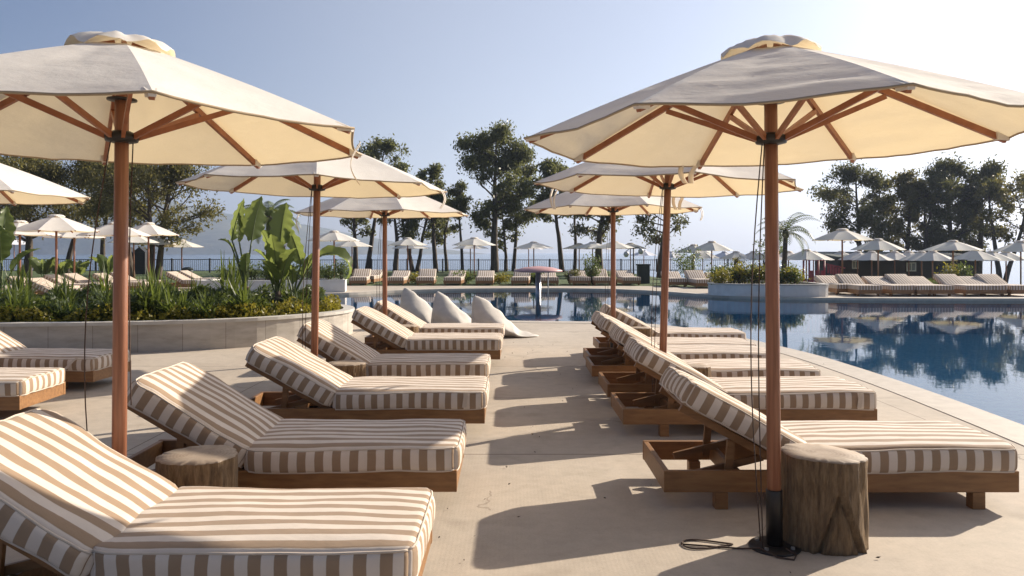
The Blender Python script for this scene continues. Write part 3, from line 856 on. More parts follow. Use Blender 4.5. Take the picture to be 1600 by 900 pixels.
beanbag((gx(627, 15.4), 15.4, 0), R(-14), 1.08, 3, 'linen beanbag partly hidden behind the farthest left parasol pole')

# ------------------------------------------------------------------ distant umbrellas
def far_proto():
    root = empty('parasol', (0, 0, -50))
    MB().tube([(0, 0, 0), (0, 0, 2.5)], .036, 8).build('pole', M['pole_wood'], root)
    mb = MB(); canopy_mesh(mb, 3, 5, 4, .035, 0, 0); can = mb.build('canopy', M['canvas'], root); rib_creases(can)
    mb = MB(); vent_mesh(mb, 1, ZT, 24, 4); mb.build('vent_flap', M['canvas'], can)
    for k in range(8):
        a = 2 * math.pi * k / 8; c, s = math.cos(a), math.sin(a)
        rb = MB().bar((.06 * c, .06 * s, ZT + .02), ((RC - .02) * c, (RC - .02) * s, ZR - .015), .025, .03, (c * .35, s * .35, 1)).build('rib', M['rib_wood'], root)
        MB().bar((.05 * c, .05 * s, 2.08), (.6 * c, .6 * s, 2.3), .02, .028, (-c, -s, 1)).build('strut', M['rib_wood'], rb)
    return root
PROTO_U = far_proto(); used = [False]
def far_umbrella(px, half, rimy, label, group, white=False):
    Y = 1507.0 / half; X = gx(px, Y); gz = ground_z(X, Y)
    rimz = zat(rimy, Y) - gz; sc = min(max(rimz / ZR, .84), 1.14)
    o = copy_tree(PROTO_U)
    o.location = (X, Y, gz); o.rotation_euler = (0, 0, random.uniform(0, 6.28)); o.scale = (1, 1, sc)
    tag(o, label, 'parasol', group)
    if white:
        for c in children(o):
            if c.name.startswith('canopy'):
                for q in [c] + children(c):
                    q.data = q.data.copy(); q.data.materials[0] = M['white_canvas']
    return o
GL, GC, GRT = 'cream parasols beyond the curved planter', 'cream parasols on the lawn along the far pool edge', 'cream parasols behind the loungers on the right shore'
LP = [(31, 58, 367, 'cream parasol at the left edge, behind the tall one beyond the planter'), (88, 64, 361, 'tallest cream parasol in the group beyond the curved planter'),
      (116, 47, 371, 'cream parasol half hidden under the tallest one beyond the planter'), (179, 53, 368, 'cream parasol beyond the planter right behind the front left pole'),
      (209, 38, 379, 'low cream parasol just right of the front left pole'), (232, 47, 367, 'cream parasol with raised canopy just right of the front left pole'),
      (241, 36, 382, 'small cream parasol under the raised one beyond the planter'), (284, 35, 386, 'rightmost small cream parasol of the group beyond the planter')]
for p, h, ry, lb in LP: far_umbrella(p, h, ry, lb, GL)
CP = [(522, 41, 376), (550, 33, 385), (637, 33, 383), (642, 30, 388), (741, 35, 383), (735, 30, 389), (834, 32, 393), (926, 31, 395), (960, 33, 389), (1084, 30, 393), (1112, 34, 391), (1177, 27, 396), (1200, 31, 396), (445, 30, 384), (905, 27, 397), (985, 28, 394), (1098, 28, 398), (1150, 27, 399)]
CP.sort()
for i, (p, h, ry) in enumerate(CP):
    far_umbrella(p, h, ry, 'cream parasol on the far lawn, %s from the left of that row' % ORD[i], GC)
RP = [(1260, 36, 388), (1271, 31, 402), (1316, 47, 375), (1314, 29, 393), (1372, 40, 389), (1362, 32, 402), (1420, 31, 394), (1457, 35, 403), (1489, 43, 391), (1524, 36, 393), (1549, 34, 402), (1595, 40, 393), (1232, 31, 398), (1340, 31, 394), (1398, 31, 400), (1440, 33, 396), (1572, 33, 399)]
RP.sort()
for i, (p, h, ry) in enumerate(RP):
    far_umbrella(p, h, ry, 'cream parasol on the right shore, %s from the left there' % ORD[i], GRT)
WP = [(22, 24, 382), (826, 24, 398), (936, 24, 399), (1006, 22, 399), (1048, 22, 399), (1132, 24, 402), (1222, 25, 402)]
for i, (p, h, ry) in enumerate(WP):
    far_umbrella(p, h, ry, 'small whitish parasol near the shore fence, %s from the left' % ORD[i], 'whitish parasols near the shore', True)
for o in [PROTO_U] + children(PROTO_U): pass
def delete_tree(o):
    for c in children(o): delete_tree(c)
    bpy.data.objects.remove(o)
delete_tree(PROTO_U)

# ------------------------------------------------------------------ distant loungers
def far_lounger_proto(ang):
    root = empty('sun_lounger', (0, 0, -50)); w2 = .40
    mb = MB(); mb.box((0, -w2, .08), (2.07, -w2 + .04, .225)); mb.box((0, w2 - .04, .08), (2.07, w2, .225)); mb.box((.002, -w2 + .04, .085), (.04, w2 - .04, .22)); mb.box((2.03, -w2 + .04, .085), (2.068, w2 - .04, .22))
    mb.build('frame', M['teak'], root)
    for x in (.2, 1.85):
        for y in (-.34, .34): MB().box((x, y - .035, 0), (x + .07, y + .035, .08)).build('leg', M['teak'], root)
    def mat(L, T, seed, name):
        r = .03; mb = MB(); hx, hy = L / 2, .40
        xs = [0, .015, .05] + [L * k / 5 for k in range(1, 5)] + [L - .05, L - .015, L]; ys = [-.4, -.385, -.35, -.17, 0, .17, .35, .385, .4]
        zt = lambda x, y: T - (.018 if (x in (0, L) or abs(y) == .4) else 0) + .015 * (1 - (2 * x / L - 1) ** 4) * (1 - (y / .4) ** 4)
        g = {}
        for i, x in enumerate(xs):
            for j, y in enumerate(ys): g[i, j] = len(mb.v); mb.v.append((x, y, zt(x, y)))
        for i in range(len(xs) - 1):
            for j in range(len(ys) - 1): mb.face([g[i, j], g[i + 1, j], g[i + 1, j + 1], g[i, j + 1]], 0, [(ys[j], 0), (ys[j], 1), (ys[j + 1], 1), (ys[j + 1], 0)], True)
        b = {}
        for i, x in enumerate(xs):
            for j, y in enumerate(ys):
                if i in (0, len(xs) - 1) or j in (0, len(ys) - 1): b[i, j] = len(mb.v); mb.v.append((x, y, 0))
        I, J = len(xs) - 1, len(ys) - 1
        for i in range(I):
            u = [(xs[i] + .02, 0), (xs[i + 1] + .02, 0), (xs[i + 1] + .02, 1), (xs[i] + .02, 1)]
            mb.face([b[i, 0], b[i + 1, 0], g[i + 1, 0], g[i, 0]], 0, u); mb.face([b[i + 1, J], b[i, J], g[i, J], g[i + 1, J]], 0, [u[1], u[0], u[3], u[2]])
        for j in range(J):
            u = [(ys[j], 0), (ys[j + 1], 0), (ys[j + 1], 1), (ys[j], 1)]
            mb.face([b[I, j], b[I, j + 1], g[I, j + 1], g[I, j]], 0, u); mb.face([b[0, j + 1], b[0, j], g[0, j], g[0, j + 1]], 0, [u[1], u[0], u[3], u[2]])
        return mb.build(name, M['stripe'], root)
    s = mat(1.27, .15, 1, 'seat_cushion'); s.location = (.8, 0, .22)
    a = R(ang); c = mat(.82, .14, 2, 'back_cushion')
    Mx = Matrix(((math.cos(a), 0, math.sin(a)), (0, 1, 0), (-math.sin(a), 0, math.cos(a)))).to_4x4()
    Mx.translation = Vector((.82 - .82 * math.cos(a), 0, .215 + .82 * math.sin(a))); c.matrix_local = Mx
    mb = MB()
    for sy in (-1, 1): mb.bar((.82, sy * .36, .20), (.82 - .8 * math.cos(a), sy * .36, .195 + .8 * math.sin(a)), .04, .04)
    for u in (.1, .3, .5, .7): mb.bar((.82 - u * math.cos(a), -.37, .19 + u * math.sin(a)), (.82 - u * math.cos(a), .37, .19 + u * math.sin(a)), .08, .02, (math.sin(a), 0, math.cos(a)))
    mb.build('backrest_frame', M['teak'], root)
    return root
P26, P20 = far_lounger_proto(27), far_lounger_proto(20)
def far_lounger(proto, head, rz, label, group):
    o = copy_tree(proto); o.location = head; o.rotation_euler = (0, 0, rz); tag(o, label, 'sun lounger', group)
# centre row: feet towards the pool
CLX = [553, 576, 618, 661, 711, 757, 818, 857, 906, 941, 983, 1061, 1100, 1134]
for i, p in enumerate(CLX):
    Yf = 34.6 if p < 1000 else 33.0
    if p == 576: Yf = 36.5
    if p > 1090: Yf = 31.8
    Xf = gx(p, Yf); gz = ground_z(Xf, Yf)
    far_lounger(P20 if i % 3 else P26, (Xf - .0, Yf + 2.07, gz), R(-90 + random.uniform(-5, 5)), 'striped lounger on the far side of the pool, %s from the left' % ORD[i], 'striped loungers along the far pool edge')
RLX = [1312, 1349, 1393, 1430, 1461, 1513, 1551, 1582]
for i, p in enumerate(RLX):
    Yf = 26.0 + (.9 if i in (0,) else 0); Xf = gx(p + 12, Yf)
    far_lounger(P26 if i % 2 else P20, (Xf, Yf + 2.07, 0), R(-90 + random.uniform(-6, 6)), 'pale striped lounger facing the pool on the right shore, %s from the left' % ORD[i], 'striped loungers on the right shore')
# left group: heads to the left
LL = [(33, 23.3), (3, 25.2), (62, 27.0), (93, 28.6), (140, 28.9), (167, 30.6), (255, 31.2), (275, 33)]
ll_lab = ['nearest striped lounger of the group beyond the curved planter', 'striped lounger at the left edge beyond the curved planter', 'striped lounger behind the nearest one beyond the planter', 'striped lounger standing third deep beyond the curved planter',
          'striped lounger left of the front left pole, beyond the planter', 'farther striped lounger directly behind the front left pole', 'striped lounger beyond the plants right of the front left pole', 'farthest striped lounger beyond the planter, by the dark bin']
for (p, Y), lb in zip(LL, ll_lab):
    far_lounger(P26, (gx(p, Y), Y + .4, 0), R(random.uniform(-3, 3)), lb, 'striped loungers beyond the curved planter')
delete_tree(P26); delete_tree(P20)

# ------------------------------------------------------------------ vegetation
def leaf_cloud(C, size, ratio=.4, droop=.5, rg=rng):
    """C: (n,3) leaf centres -> diamond leaves"""
    n = len(C)
    d = rg.normal(size=(n, 3)); d[:, 2] -= droop * 1.6; d /= np.linalg.norm(d, axis=1)[:, None]
    t = rg.normal(size=(n, 3)); t -= (t * d).sum(1)[:, None] * d; t /= np.linalg.norm(t, axis=1)[:, None]
    s = size * rg.uniform(.6, 1.4, n)[:, None]
    V = np.empty((n, 4, 3)); V[:, 0] = C - d * s; V[:, 1] = C + t * s * ratio; V[:, 2] = C + d * s; V[:, 3] = C - t * s * ratio
    return V.reshape(-1, 3), np.arange(n * 4).reshape(-1, 4)

def tree(px, py_top, Y, name, label, group, crown=(60, .45), lean=0, leaf='leaf_euc', nleaf=5000, trunk_r=.22, py_base=None, clump=.75, lsize=.17, seed=0, fork=0, nl=16, gz=None, tall=1.0, stop=None):
    """crown = (width in photo px, height fraction where the crown starts)"""
    X = gx(px, Y); gz = ground_z(X, Y) if gz is None else gz
    H = zat(py_top, Y) - gz; cw = crown[0] * Y / F / 2
    rg = np.random.default_rng(1000 + seed); rd = random.Random(seed)
    root = empty(name, (X, Y, gz)); tag(root, label, 'tree', group)
    tb = MB(); ends = []
    def path(p0, d, L, r0, r1, nseg, wob, up):
        pts = [Vector(p0)]; d = Vector(d).normalized()
        for k in range(nseg):
            d = (d + Vector((rd.gauss(0, wob), rd.gauss(0, wob), rd.gauss(0, wob * .5) + up))).normalized()
            pts.append(pts[-1] + d * (L / nseg))
        rs = [r0 + (r1 - r0) * (k / nseg) ** .8 for k in range(nseg + 1)]
        tb.tube(pts, rs, 7); return pts, rs
    stems = [((0, 0, -.1), (lean, 0, 1), trunk_r)]
    if fork: stems = [((-.15, 0, -.1), (lean - .10 * fork, .02, 1), trunk_r * .8), ((.15, .1, -.1), (lean + .12 * fork, -.03, 1), trunk_r * .75)]
    for (p0, d0, r0) in stems:
        pts, rs = path(p0, d0, H * .93, r0, .04, 14, .045, .03)
        ends.append((pts[-1], clump))
        for b in range(nl):
            t = crown[1] + (1 - crown[1]) * ((b + rd.random()) / nl) ** .9 * .97
            fi = t * 14; i0 = min(int(fi), 13); p = pts[i0].lerp(pts[i0 + 1], fi - i0)
            a = rd.uniform(0, 2 * math.pi) if b % 2 else rd.choice((0, math.pi)) + rd.gauss(0, .5)
            q = (t - crown[1]) / (1 - crown[1])
            wprof = (.55 + .75 * math.sin(math.pi * min(1, q * .85 + .12)) ** .8) * rd.uniform(.55, 1.05)
            L = cw * wprof * (.80 if q < .8 else .6)
            pp, rr = path(p, (math.cos(a), math.sin(a) * .8, rd.uniform(.25, .9)), L * 1.1, rs[i0] * .45, .018, 7, .14, .02)
            ends.append((pp[-1], clump * rd.uniform(.7, 1.1))); ends.append((pp[4], clump * rd.uniform(.5, .8)))
            for s_ in range(2):
                j = rd.randint(2, 5); dd = (pp[j + 1] - pp[j]).normalized() + Vector((rd.gauss(0, .6), rd.gauss(0, .6), rd.gauss(.1, .4)))
                p3, _ = path(pp[j], dd, L * rd.uniform(.35, .6), rr[j] * .6, .012, 4, .15, -.02)
                ends.append((p3[-1], clump * rd.uniform(.5, .9)))
    tb.build('trunk', M['bark'], root)
    # leaves: uneven clumps, some sparse
    E = np.array([tuple(e[0]) for e in ends]); S = np.array([e[1] for e in ends])
    w = S ** 2 * rg.uniform(.05, 1.9, len(S)) ** 1.4; w /= w.sum()
    pick = rg.choice(len(E), nleaf, p=w)
    off = rg.normal(size=(nleaf, 3)) * np.array([.52, .52, .42]); off[:, 2] -= .12
    C = E[pick] + off * S[pick][:, None]
    C = C[C[:, 2] > .8]
    V, Fc = leaf_cloud(C, lsize, .42, .5, rg)
    np_mesh('crown', V, Fc, M[leaf], root)
    return root

GT1, GT2, GT3 = 'tall trees along the shore on the left', 'tall thin trees along the shore in the middle', 'tall trees behind the dark hut on the right'
T = [
 # px, top, Y, crown(w, start), lean, leaf, nleaf, r, fork, label, group, clump
 (-40, 232, 44, (190, .30), 0, 'leaf_olive', 9000, .30, 0, 'broad tree with dense crown rising at the left edge', GT1, 1.0),
 (42, 240, 46, (150, .30), 0, 'leaf_olive', 8000, .30, 0, 'dark thick-trunked tree behind the parasols at far left', GT1, 1.0),
 (104, 243, 48, (140, .34), .06, 'leaf_olive', 7000, .22, 0, 'leaning tree between the tallest left parasol and the front left pole', GT1, .95),
 (160, 250, 46, (110, .36), -.04, 'leaf_olive', 4600, .2, 0, 'slender tree just left of the front left parasol pole', GT1, .8),
 (206, 236, 44, (110, .5), .0, 'leaf_olive', 4200, .24, 0, 'straight tree right behind the front left parasol pole', GT1, .75),
 (240, 244, 42, (180, .26), .10, 'leaf_olive', 9500, .30, 1, 'wide drooping tree with forked trunk, right of the front left pole', GT1, .9),
 (556, 300, 58, (60, .45), -.02, 'leaf_euc', 1300, .26, 0, 'mostly bare trunked tree left of the farthest left parasol', GT2, .6),
 (574, 203, 58, (88, .62), .06, 'leaf_euc', 3600, .22, 0, 'tree whose crown shows above the second left parasol', GT2, .75),
 (618, 290, 57, (66, .40), .03, 'leaf_euc', 2400, .24, 0, 'bushy low tree just right of the farthest left parasol pole', GT2, .7),
 (648, 285, 59, (50, .40), -.03, 'leaf_euc', 1700, .25, 1, 'forked thin tree standing left of the slender tall one', GT2, .6),
 (681, 248, 58, (56, .40), 0, 'leaf_euc', 3200, .22, 0, 'slender tall tree with narrow crown left of the tallest tree', GT2, .65),
 (698, 300, 60, (46, .35), .02, 'leaf_euc', 1700, .17, 0, 'thin leafy tree close right of the slender tall one', GT2, .6),
 (722, 275, 58, (46, .5), .03, 'leaf_euc', 1700, .15, 0, 'thin straight tree close left of the tallest tree', GT2, .6),
 (772, 186, 57, (116, .30), .0, 'leaf_euc', 11500, .36, 0, 'tallest broad tree in the middle of the shore', GT2, .95),
 (790, 300, 60, (50, .25), .02, 'leaf_euc', 1800, .16, 0, 'small leafy tree close right of the tallest tree', GT2, .6),
 (802, 238, 60, (84, .28), .10, 'leaf_euc', 4200, .18, 0, 'leaning feathery tree between the tallest tree and right parasols', GT2, .75),
 (878, 243, 58, (70, .45), .0, 'leaf_euc', 3800, .24, 0, 'tree showing above the second right parasol, left trunk', GT2, .75),
 (898, 262, 59, (44, .6), .0, 'leaf_euc', 1500, .17, 0, 'bare straight trunk between the right parasols and tallest tree', GT2, .6),
 (936, 280, 56, (90, .35), .0, 'leaf_dark', 5200, .38, 0, 'thick dark tree right behind the farthest right parasol', GT2, .85),
 (1030, 270, 54, (110, .34), .06, 'leaf_dark', 4200, .26, 0, 'leaning tree with drooping branches behind the second right pole', GT2, .8),
 (1345, 247, 60, (112, .22), -.02, 'leaf_dark', 8500, .28, 0, 'tall full tree left of the others above the dark hut', GT3, .95),
 (1376, 262, 62, (56, .30), .02, 'leaf_dark', 2400, .16, 0, 'thin airy tree second from the left above the hut', GT3, .7),
 (1412, 258, 61, (78, .22), -.04, 'leaf_olive', 6000, .3, 0, 'warm green tree in the middle above the dark hut', GT3, .85),
 (1444, 268, 60, (66, .25), .0, 'leaf_dark', 4200, .25, 1, 'twin-trunked tree above the middle of the hut', GT3, .75),
 (1492, 238, 60, (110, .18), -.03, 'leaf_dark', 11500, .36, 0, 'dense dark tree left of the densest pair above the hut', GT3, 1.0),
 (1528, 246, 61, (96, .16), .02, 'leaf_dark', 10000, .34, 0, 'dense dark tree at the right end of the hut', GT3, 1.0),
 (1566, 262, 58, (90, .40), .08, 'leaf_olive', 3000, .3, 1, 'sparse forked tree with bare limbs near the right edge', GT3, .7),
 (1640, 260, 60, (110, .3), .0, 'leaf_olive', 4000, .3, 0, 'tree cut off by the right edge of the view', GT3, .8),
]
for i, (px, top, Y, cr, ln, lf, nlf, tr, fk, lb, g, cl) in enumerate(T):
    tree(px, top, Y, 'shore_tree', lb, g, cr, ln, lf, int(nlf * (1.25 if Y < 50 else 1.4)), tr, clump=cl * .78, seed=i + 1, fork=fk, lsize=.125 if Y > 50 else .095, nl=10 if nlf < 2000 else (15 if nlf < 6000 else 22))

def shrub(loc, r, h, leaf, n, ls, label, group=None, name='shrub', seed=0, cat='shrub'):
    rg = np.random.default_rng(500 + seed); rd = random.Random(seed)
    root = empty(name, loc); tag(root, label, cat, group)
    tb = MB(); ends = []
    for k in range(9):
        a = rd.uniform(0, 6.28); rr = r * rd.uniform(.1, .9); hh = h * rd.uniform(.55, 1.0)
        p = [(0.03 * math.cos(a), .03 * math.sin(a), 0), (rr * .5 * math.cos(a), rr * .5 * math.sin(a), hh * .5), (rr * math.cos(a), rr * math.sin(a), hh * .9)]
        tb.tube(p, [.012, .009, .004], 4); ends += [p[2], p[1]]
    tb.build('stem', M['bark'], root)
    E = np.array(ends); pk = rg.integers(0, len(E), n)
    C = E[pk] + rg.normal(size=(n, 3)) * np.array([r * .28, r * .28, h * .16]); C[:, 2] = np.abs(C[:, 2]) * .97 + .02
    V, Fc = leaf_cloud(C, ls, .4, -.2, rg); np_mesh('foliage', V, Fc, M[leaf], root)
    return root

def strap_clump_mesh(seed, n, L, spread, w=.022):
    rd = random.Random(seed); V, Fc = [], []
    for k in range(n):
        a = rd.uniform(0, 6.283); l = L * rd.uniform(.6, 1.1); out = spread * rd.uniform(.15, 1.0); c, s = math.cos(a), math.sin(a)
        bx, by = rd.gauss(0, .06), rd.gauss(0, .06); ww = w * rd.uniform(.7, 1.2); o = len(V); ns = 5
        for i in range(ns + 1):
            t = i / ns; r = out * t ** 1.4; z = l * (t - .42 * t * t * (out / spread) * 1.25)
            wt = ww * (1 - t ** 2.5) * .5 + .001
            V.append((bx + c * r - s * wt, by + s * r + c * wt, z)); V.append((bx + c * r + s * wt, by + s * r - c * wt, z))
        for i in range(ns): Fc.append((o + 2 * i, o + 2 * i + 1, o + 2 * i + 3, o + 2 * i + 2))
    return np.array(V), np.array(Fc)
clump_me = []
for s_ in range(5):
    V, Fc = strap_clump_mesh(s_, (70, 54, 60, 80, 46)[s_], (.66, .50, .88, .44, 1.02)[s_], (.58, .50, .55, .46, .62)[s_], (.030, .038, .026, .030, .042)[s_])
    o = np_mesh('strap_leaf_plant', V, Fc, M['leaf_strap'], smooth=True); clump_me.append(o.data); bpy.data.objects.remove(o)
def in_poly(x, y, P):
    c = False
    for i in range(len(P)):
        (x1, y1), (x2, y2) = P[i], P[i - 1]
        if (y1 > y) != (y2 > y) and x < (x2 - x1) * (y - y1) / (y2 - y1) + x1: c = not c
    return c
# strap leaved plants in the curved planter, rows from front to back
plants = []
rd = random.Random(3)
PLin = offset(PL if area2(PL) > 0 else PL[::-1], -.38)
for row, (dy, step) in enumerate(((.60, .44), (1.2, .55), (2.1, .66), (3.2, .8))):
    x = -9.3
    while x < -3.0:
        xx = x + rd.uniform(-.12, .12)
        fy = 11.35 if xx < -7 else 11.3 + .07 * max(0, xx + 7.2) ** 2.15
        y = fy + dy + rd.uniform(-.15, .15)
        if in_poly(xx, y, PLin): plants.append((xx, y, row))
        x += step
plants.sort()
for i, (x, y, row) in enumerate(plants):
    o = bpy.data.objects.new('strap_leaf_plant', clump_me[rd.randrange(5)]); COL.objects.link(o)
    s = rd.uniform(.68, 1.16); px = 800 + x / y * F
    o.location = (x, y, .40); o.rotation_euler = (0, 0, rd.uniform(0, 6.28)); o.scale = (s, s, s * rd.uniform(.9, 1.15))
    tag(o, 'green strap-leaved plant in the curved stone planter among others like it', 'plant', 'strap-leaved plants in the curved planter')
# yellow ground cover along the planter's front edge
pts = []
A = offset(PL if area2(PL) > 0 else PL[::-1], -.22)
rg = np.random.default_rng(9)
for i in range(len(A)):
    (x0, y0), (x1, y1) = A[i], A[(i + 1) % len(A)]
    if (y0 + y1) / 2 > 15.2 or x0 < -10 or (x0 < -6 and y0 > 13): continue
    L = math.dist((x0, y0), (x1, y1)); n = int(L * 900)
    t = rg.random(n); dx, dy = (x1 - x0) / L, (y1 - y0) / L; inn = np.abs(rg.normal(size=n)) * .38
    X = x0 + (x1 - x0) * t - dy * inn; Yy = y0 + (y1 - y0) * t + dx * inn
    hump = .10 + .10 * np.sin(X * 5.3) * np.sin(Yy * 4.1 + 1) + .05 * np.sin(X * 13)
    Z = .41 + rg.random(n) * np.maximum(.05, hump + .09)
    pts.append(np.stack([X, Yy, Z], 1))
C = np.concatenate(pts); V, Fc = leaf_cloud(C, .032, .55, -.3, rg)
o = np_mesh('ground_cover', V, Fc, M['leaf_yellow']); tag(o, 'low yellow flowering ground cover along the edge of the curved planter', 'ground cover', None, 'stuff')

# dark leafy undergrowth filling the planter between the taller plants
rg = np.random.default_rng(19); n = 44000
X = rg.uniform(-9.8, -3.2, n); Yy = rg.uniform(11.5, 15.6, n)
PLu = offset(PL if area2(PL) > 0 else PL[::-1], -.5)
keep = np.array([in_poly(a, b, PLu) for a, b in zip(X, Yy)]); X, Yy = X[keep], Yy[keep]
hump = .27 + .16 * np.sin(X * 3.1 + 1) * np.sin(Yy * 2.7) + .06 * np.sin(X * 9.0 + Yy * 5)
Z = .42 + np.sqrt(rg.random(len(X))) * np.maximum(.06, hump)
V, Fc = leaf_cloud(np.stack([X, Yy, Z], 1), .045, .42, -.4, rg)
o = np_mesh('undergrowth', V, Fc, M['leaf_under']); tag(o, 'dark leafy undergrowth between the taller plants of the curved planter', 'undergrowth', None, 'stuff')
# a few dry leaves and bits blown over the deck
rg = np.random.default_rng(23); C = []
for k in range(60):
    Yd = rg.uniform(3.4, 13); C.append((rg.uniform(-.3, .9) if k % 2 else rg.uniform(-4.2, 4.2), Yd, .012))
V, Fc = leaf_cloud(np.array(C), .013, .5, 0, rg); V[:, 2] = np.clip(V[:, 2], .005, .014)
o = np_mesh('dry_leaves', V, Fc, M['bark']); tag(o, 'tiny dry leaves scattered over the concrete deck', 'leaf litter', None, 'stuff')
# strelitzia / banana plants
def broad_leaf(parent, base, az, stem_h, lean, L, W, tilt, droop=.0, roll=0., seed=0):
    """a long petiole and one paddle blade; az direction, tilt of the blade from vertical (radians)"""
    rd = random.Random(seed); c, s = math.cos(az), math.sin(az)
    lf = MB(); st = []
    for k in range(7):
        t = k / 6; st.append((base[0] + c * lean * t ** 1.5, base[1] + s * lean * t ** 1.5, base[2] + stem_h * t))
    p = Vector(st[-1]); n = 26; ns = 6; ax = []; rib = [p]
    a = tilt * .6
    for i in range(n):
        a += (tilt * .4 + droop) / n * (1 + i / n)
        d = Vector((c * math.sin(a), s * math.sin(a), math.cos(a))); p = p + d * (L / n); rib.append(p)
    side0 = Vector((-s, c, 0)); side0.rotate(Matrix.Rotation(roll, 3, Vector((c * math.sin(tilt), s * math.sin(tilt), math.cos(tilt)))).to_quaternion())
    for i, q in enumerate(rib):
        t = i / n; d = (rib[min(i + 1, n)] - rib[max(i - 1, 0)]).normalized(); nrm = d.cross(side0).normalized(); sd = nrm.cross(d)
        w = W * .5 * max(.03, min(1, (t + .02) / .26)) ** .75 * max(.02, min(1, (1.01 - t) / .40)) ** .62
        for j in range(-ns, ns + 1):
            u = j / ns; tear = .16 * W * math.sin(i * 1.1 + seed + 2 * (j > 0)) * abs(u) ** 2
            lf.v.append(tuple(q + sd * (u * (w + tear * .4)) + nrm * (abs(u) ** 1.3 * w * .38 + (.006 if i % 2 else -.006) * abs(u) * (1 + math.sin(i * 1.7 + seed))) - d * (abs(u) ** 2 * L * .05)))
    m_ = 2 * ns + 1
    for i in range(n):
        for j in range(m_ - 1): lf.face([i * m_ + j, i * m_ + j + 1, (i + 1) * m_ + j + 1, (i + 1) * m_ + j], 0, None, True)
    leafo = lf.build('leaf', M['leaf_strel'], parent)
    MB().tube(st + [tuple(q) for q in rib[:-3]], [.024 - .012 * k / 6 for k in range(7)] + [.012 - .009 * k / (n - 2) for k in range(n - 2)], 6).build('stalk', M['stem_green'], leafo)
def broad_plant(loc, spec, label, name='broad_leaf_plant', trunk=0):
    root = empty(name, loc); tag(root, label, 'plant', 'broad-leaved banana-like plants')
    if trunk: MB().tube([(0, 0, 0), (.01, 0, trunk * .5), (0, .01, trunk)], [.075, .065, .05], 10).build('trunk', M['palm_trunk'], root)
    for i, q in enumerate(spec): broad_leaf(root, (0, 0, trunk * .6), *q, seed=i * 3 + int(abs(loc[0]) * 10))
    return root
YS = 13.4; k = YS / F
broad_plant((gx(384, YS), YS, .40), [
    (R(172), 1.02, .26, .76, .24, R(-20), .0, R(82)), (R(175), 1.0, .12, .5, .16, R(-4), .1, R(-30)), (R(8), 1.02, .10, .78, .38, R(14), .0, R(-64)),
    (R(190), .85, .22, .32, .16, R(30), .8, R(10)), (R(-70), .45, .08, .5, .2, R(30), .5, R(30))],
    'tall banana-like plant with upright paddle leaves in the curved planter', trunk=.5)
broad_plant((gx(434, YS + .5), YS + .5, .40), [
    (R(40), 1.0, .04, .78, .40, R(6), .1, R(66)), (R(200), .75, .10, .6, .30, R(16), .2, R(40)), (R(-90), .55, .10, .7, .36, R(14), .3, R(0)), (R(160), .5, .14, .6, .26, R(30), .5, R(30)),
    (R(-30), .45, .12, .62, .28, R(24), .4, R(-20)), (R(250), .3, .08, .6, .26, R(26), .5, 0), (R(20), .25, .08, .5, .22, R(30), .4, R(20)), (R(185), .2, .08, .5, .2, R(20), .3, R(10))],
    'bushy banana-like plant in the middle of the curved planter', trunk=.4)
broad_plant((gx(458, YS + .6), YS + .6, .40), [
    (R(12), .70, .14, .74, .25, R(-22), .0, R(84)), (R(2), .80, .42, 1.0, .32, R(80), 1.5, R(34)), (R(20), .45, .16, .5, .14, R(20), .1, R(40)), (R(170), .5, .12, .4, .13, R(15), .1, R(40)), (R(-80), .35, .05, .4, .13, R(22), .2, 0), (R(30), .6, .25, .4, .12, R(30), .1, R(50))],
    'banana-like plant with one leaf arching down to the right', trunk=.3)
YB = 17.5
broad_plant((gx(2, 15), 15, .40), [(R(100), .9, .05, .9, .35, R(8), .1, R(40)), (R(-60), .7, .1, .8, .34, R(25), .2, 0), (R(10), .5, .2, .7, .3, R(40), .4, 0), (R(180), .6, .1, .7, .3, R(20), .2, 0)], 'banana-like plant cut off by the left edge', trunk=.4)
for i, (px, Y, s) in enumerate(((68, 36, 1.0), (92, 36.5, .9), (122, 37, .9), (168, 37, 1.1))):
    spec = [(R(60 * j + 25 * i), .5 * s, .12, .95 * s, .40 * s, R(18 + 8 * (j % 3)), .4, R(20 * j)) for j in range(7)]
    broad_plant((gx(px, Y), Y, 0), spec, ['leafy banana-like plant behind the far left loungers, leftmost', 'leafy banana-like plant under the tallest left parasol, behind its loungers', 'leafy banana-like plant beside the shore fence, third from the left', 'leafy banana-like plant just left of the front left pole, by the fence'][i])

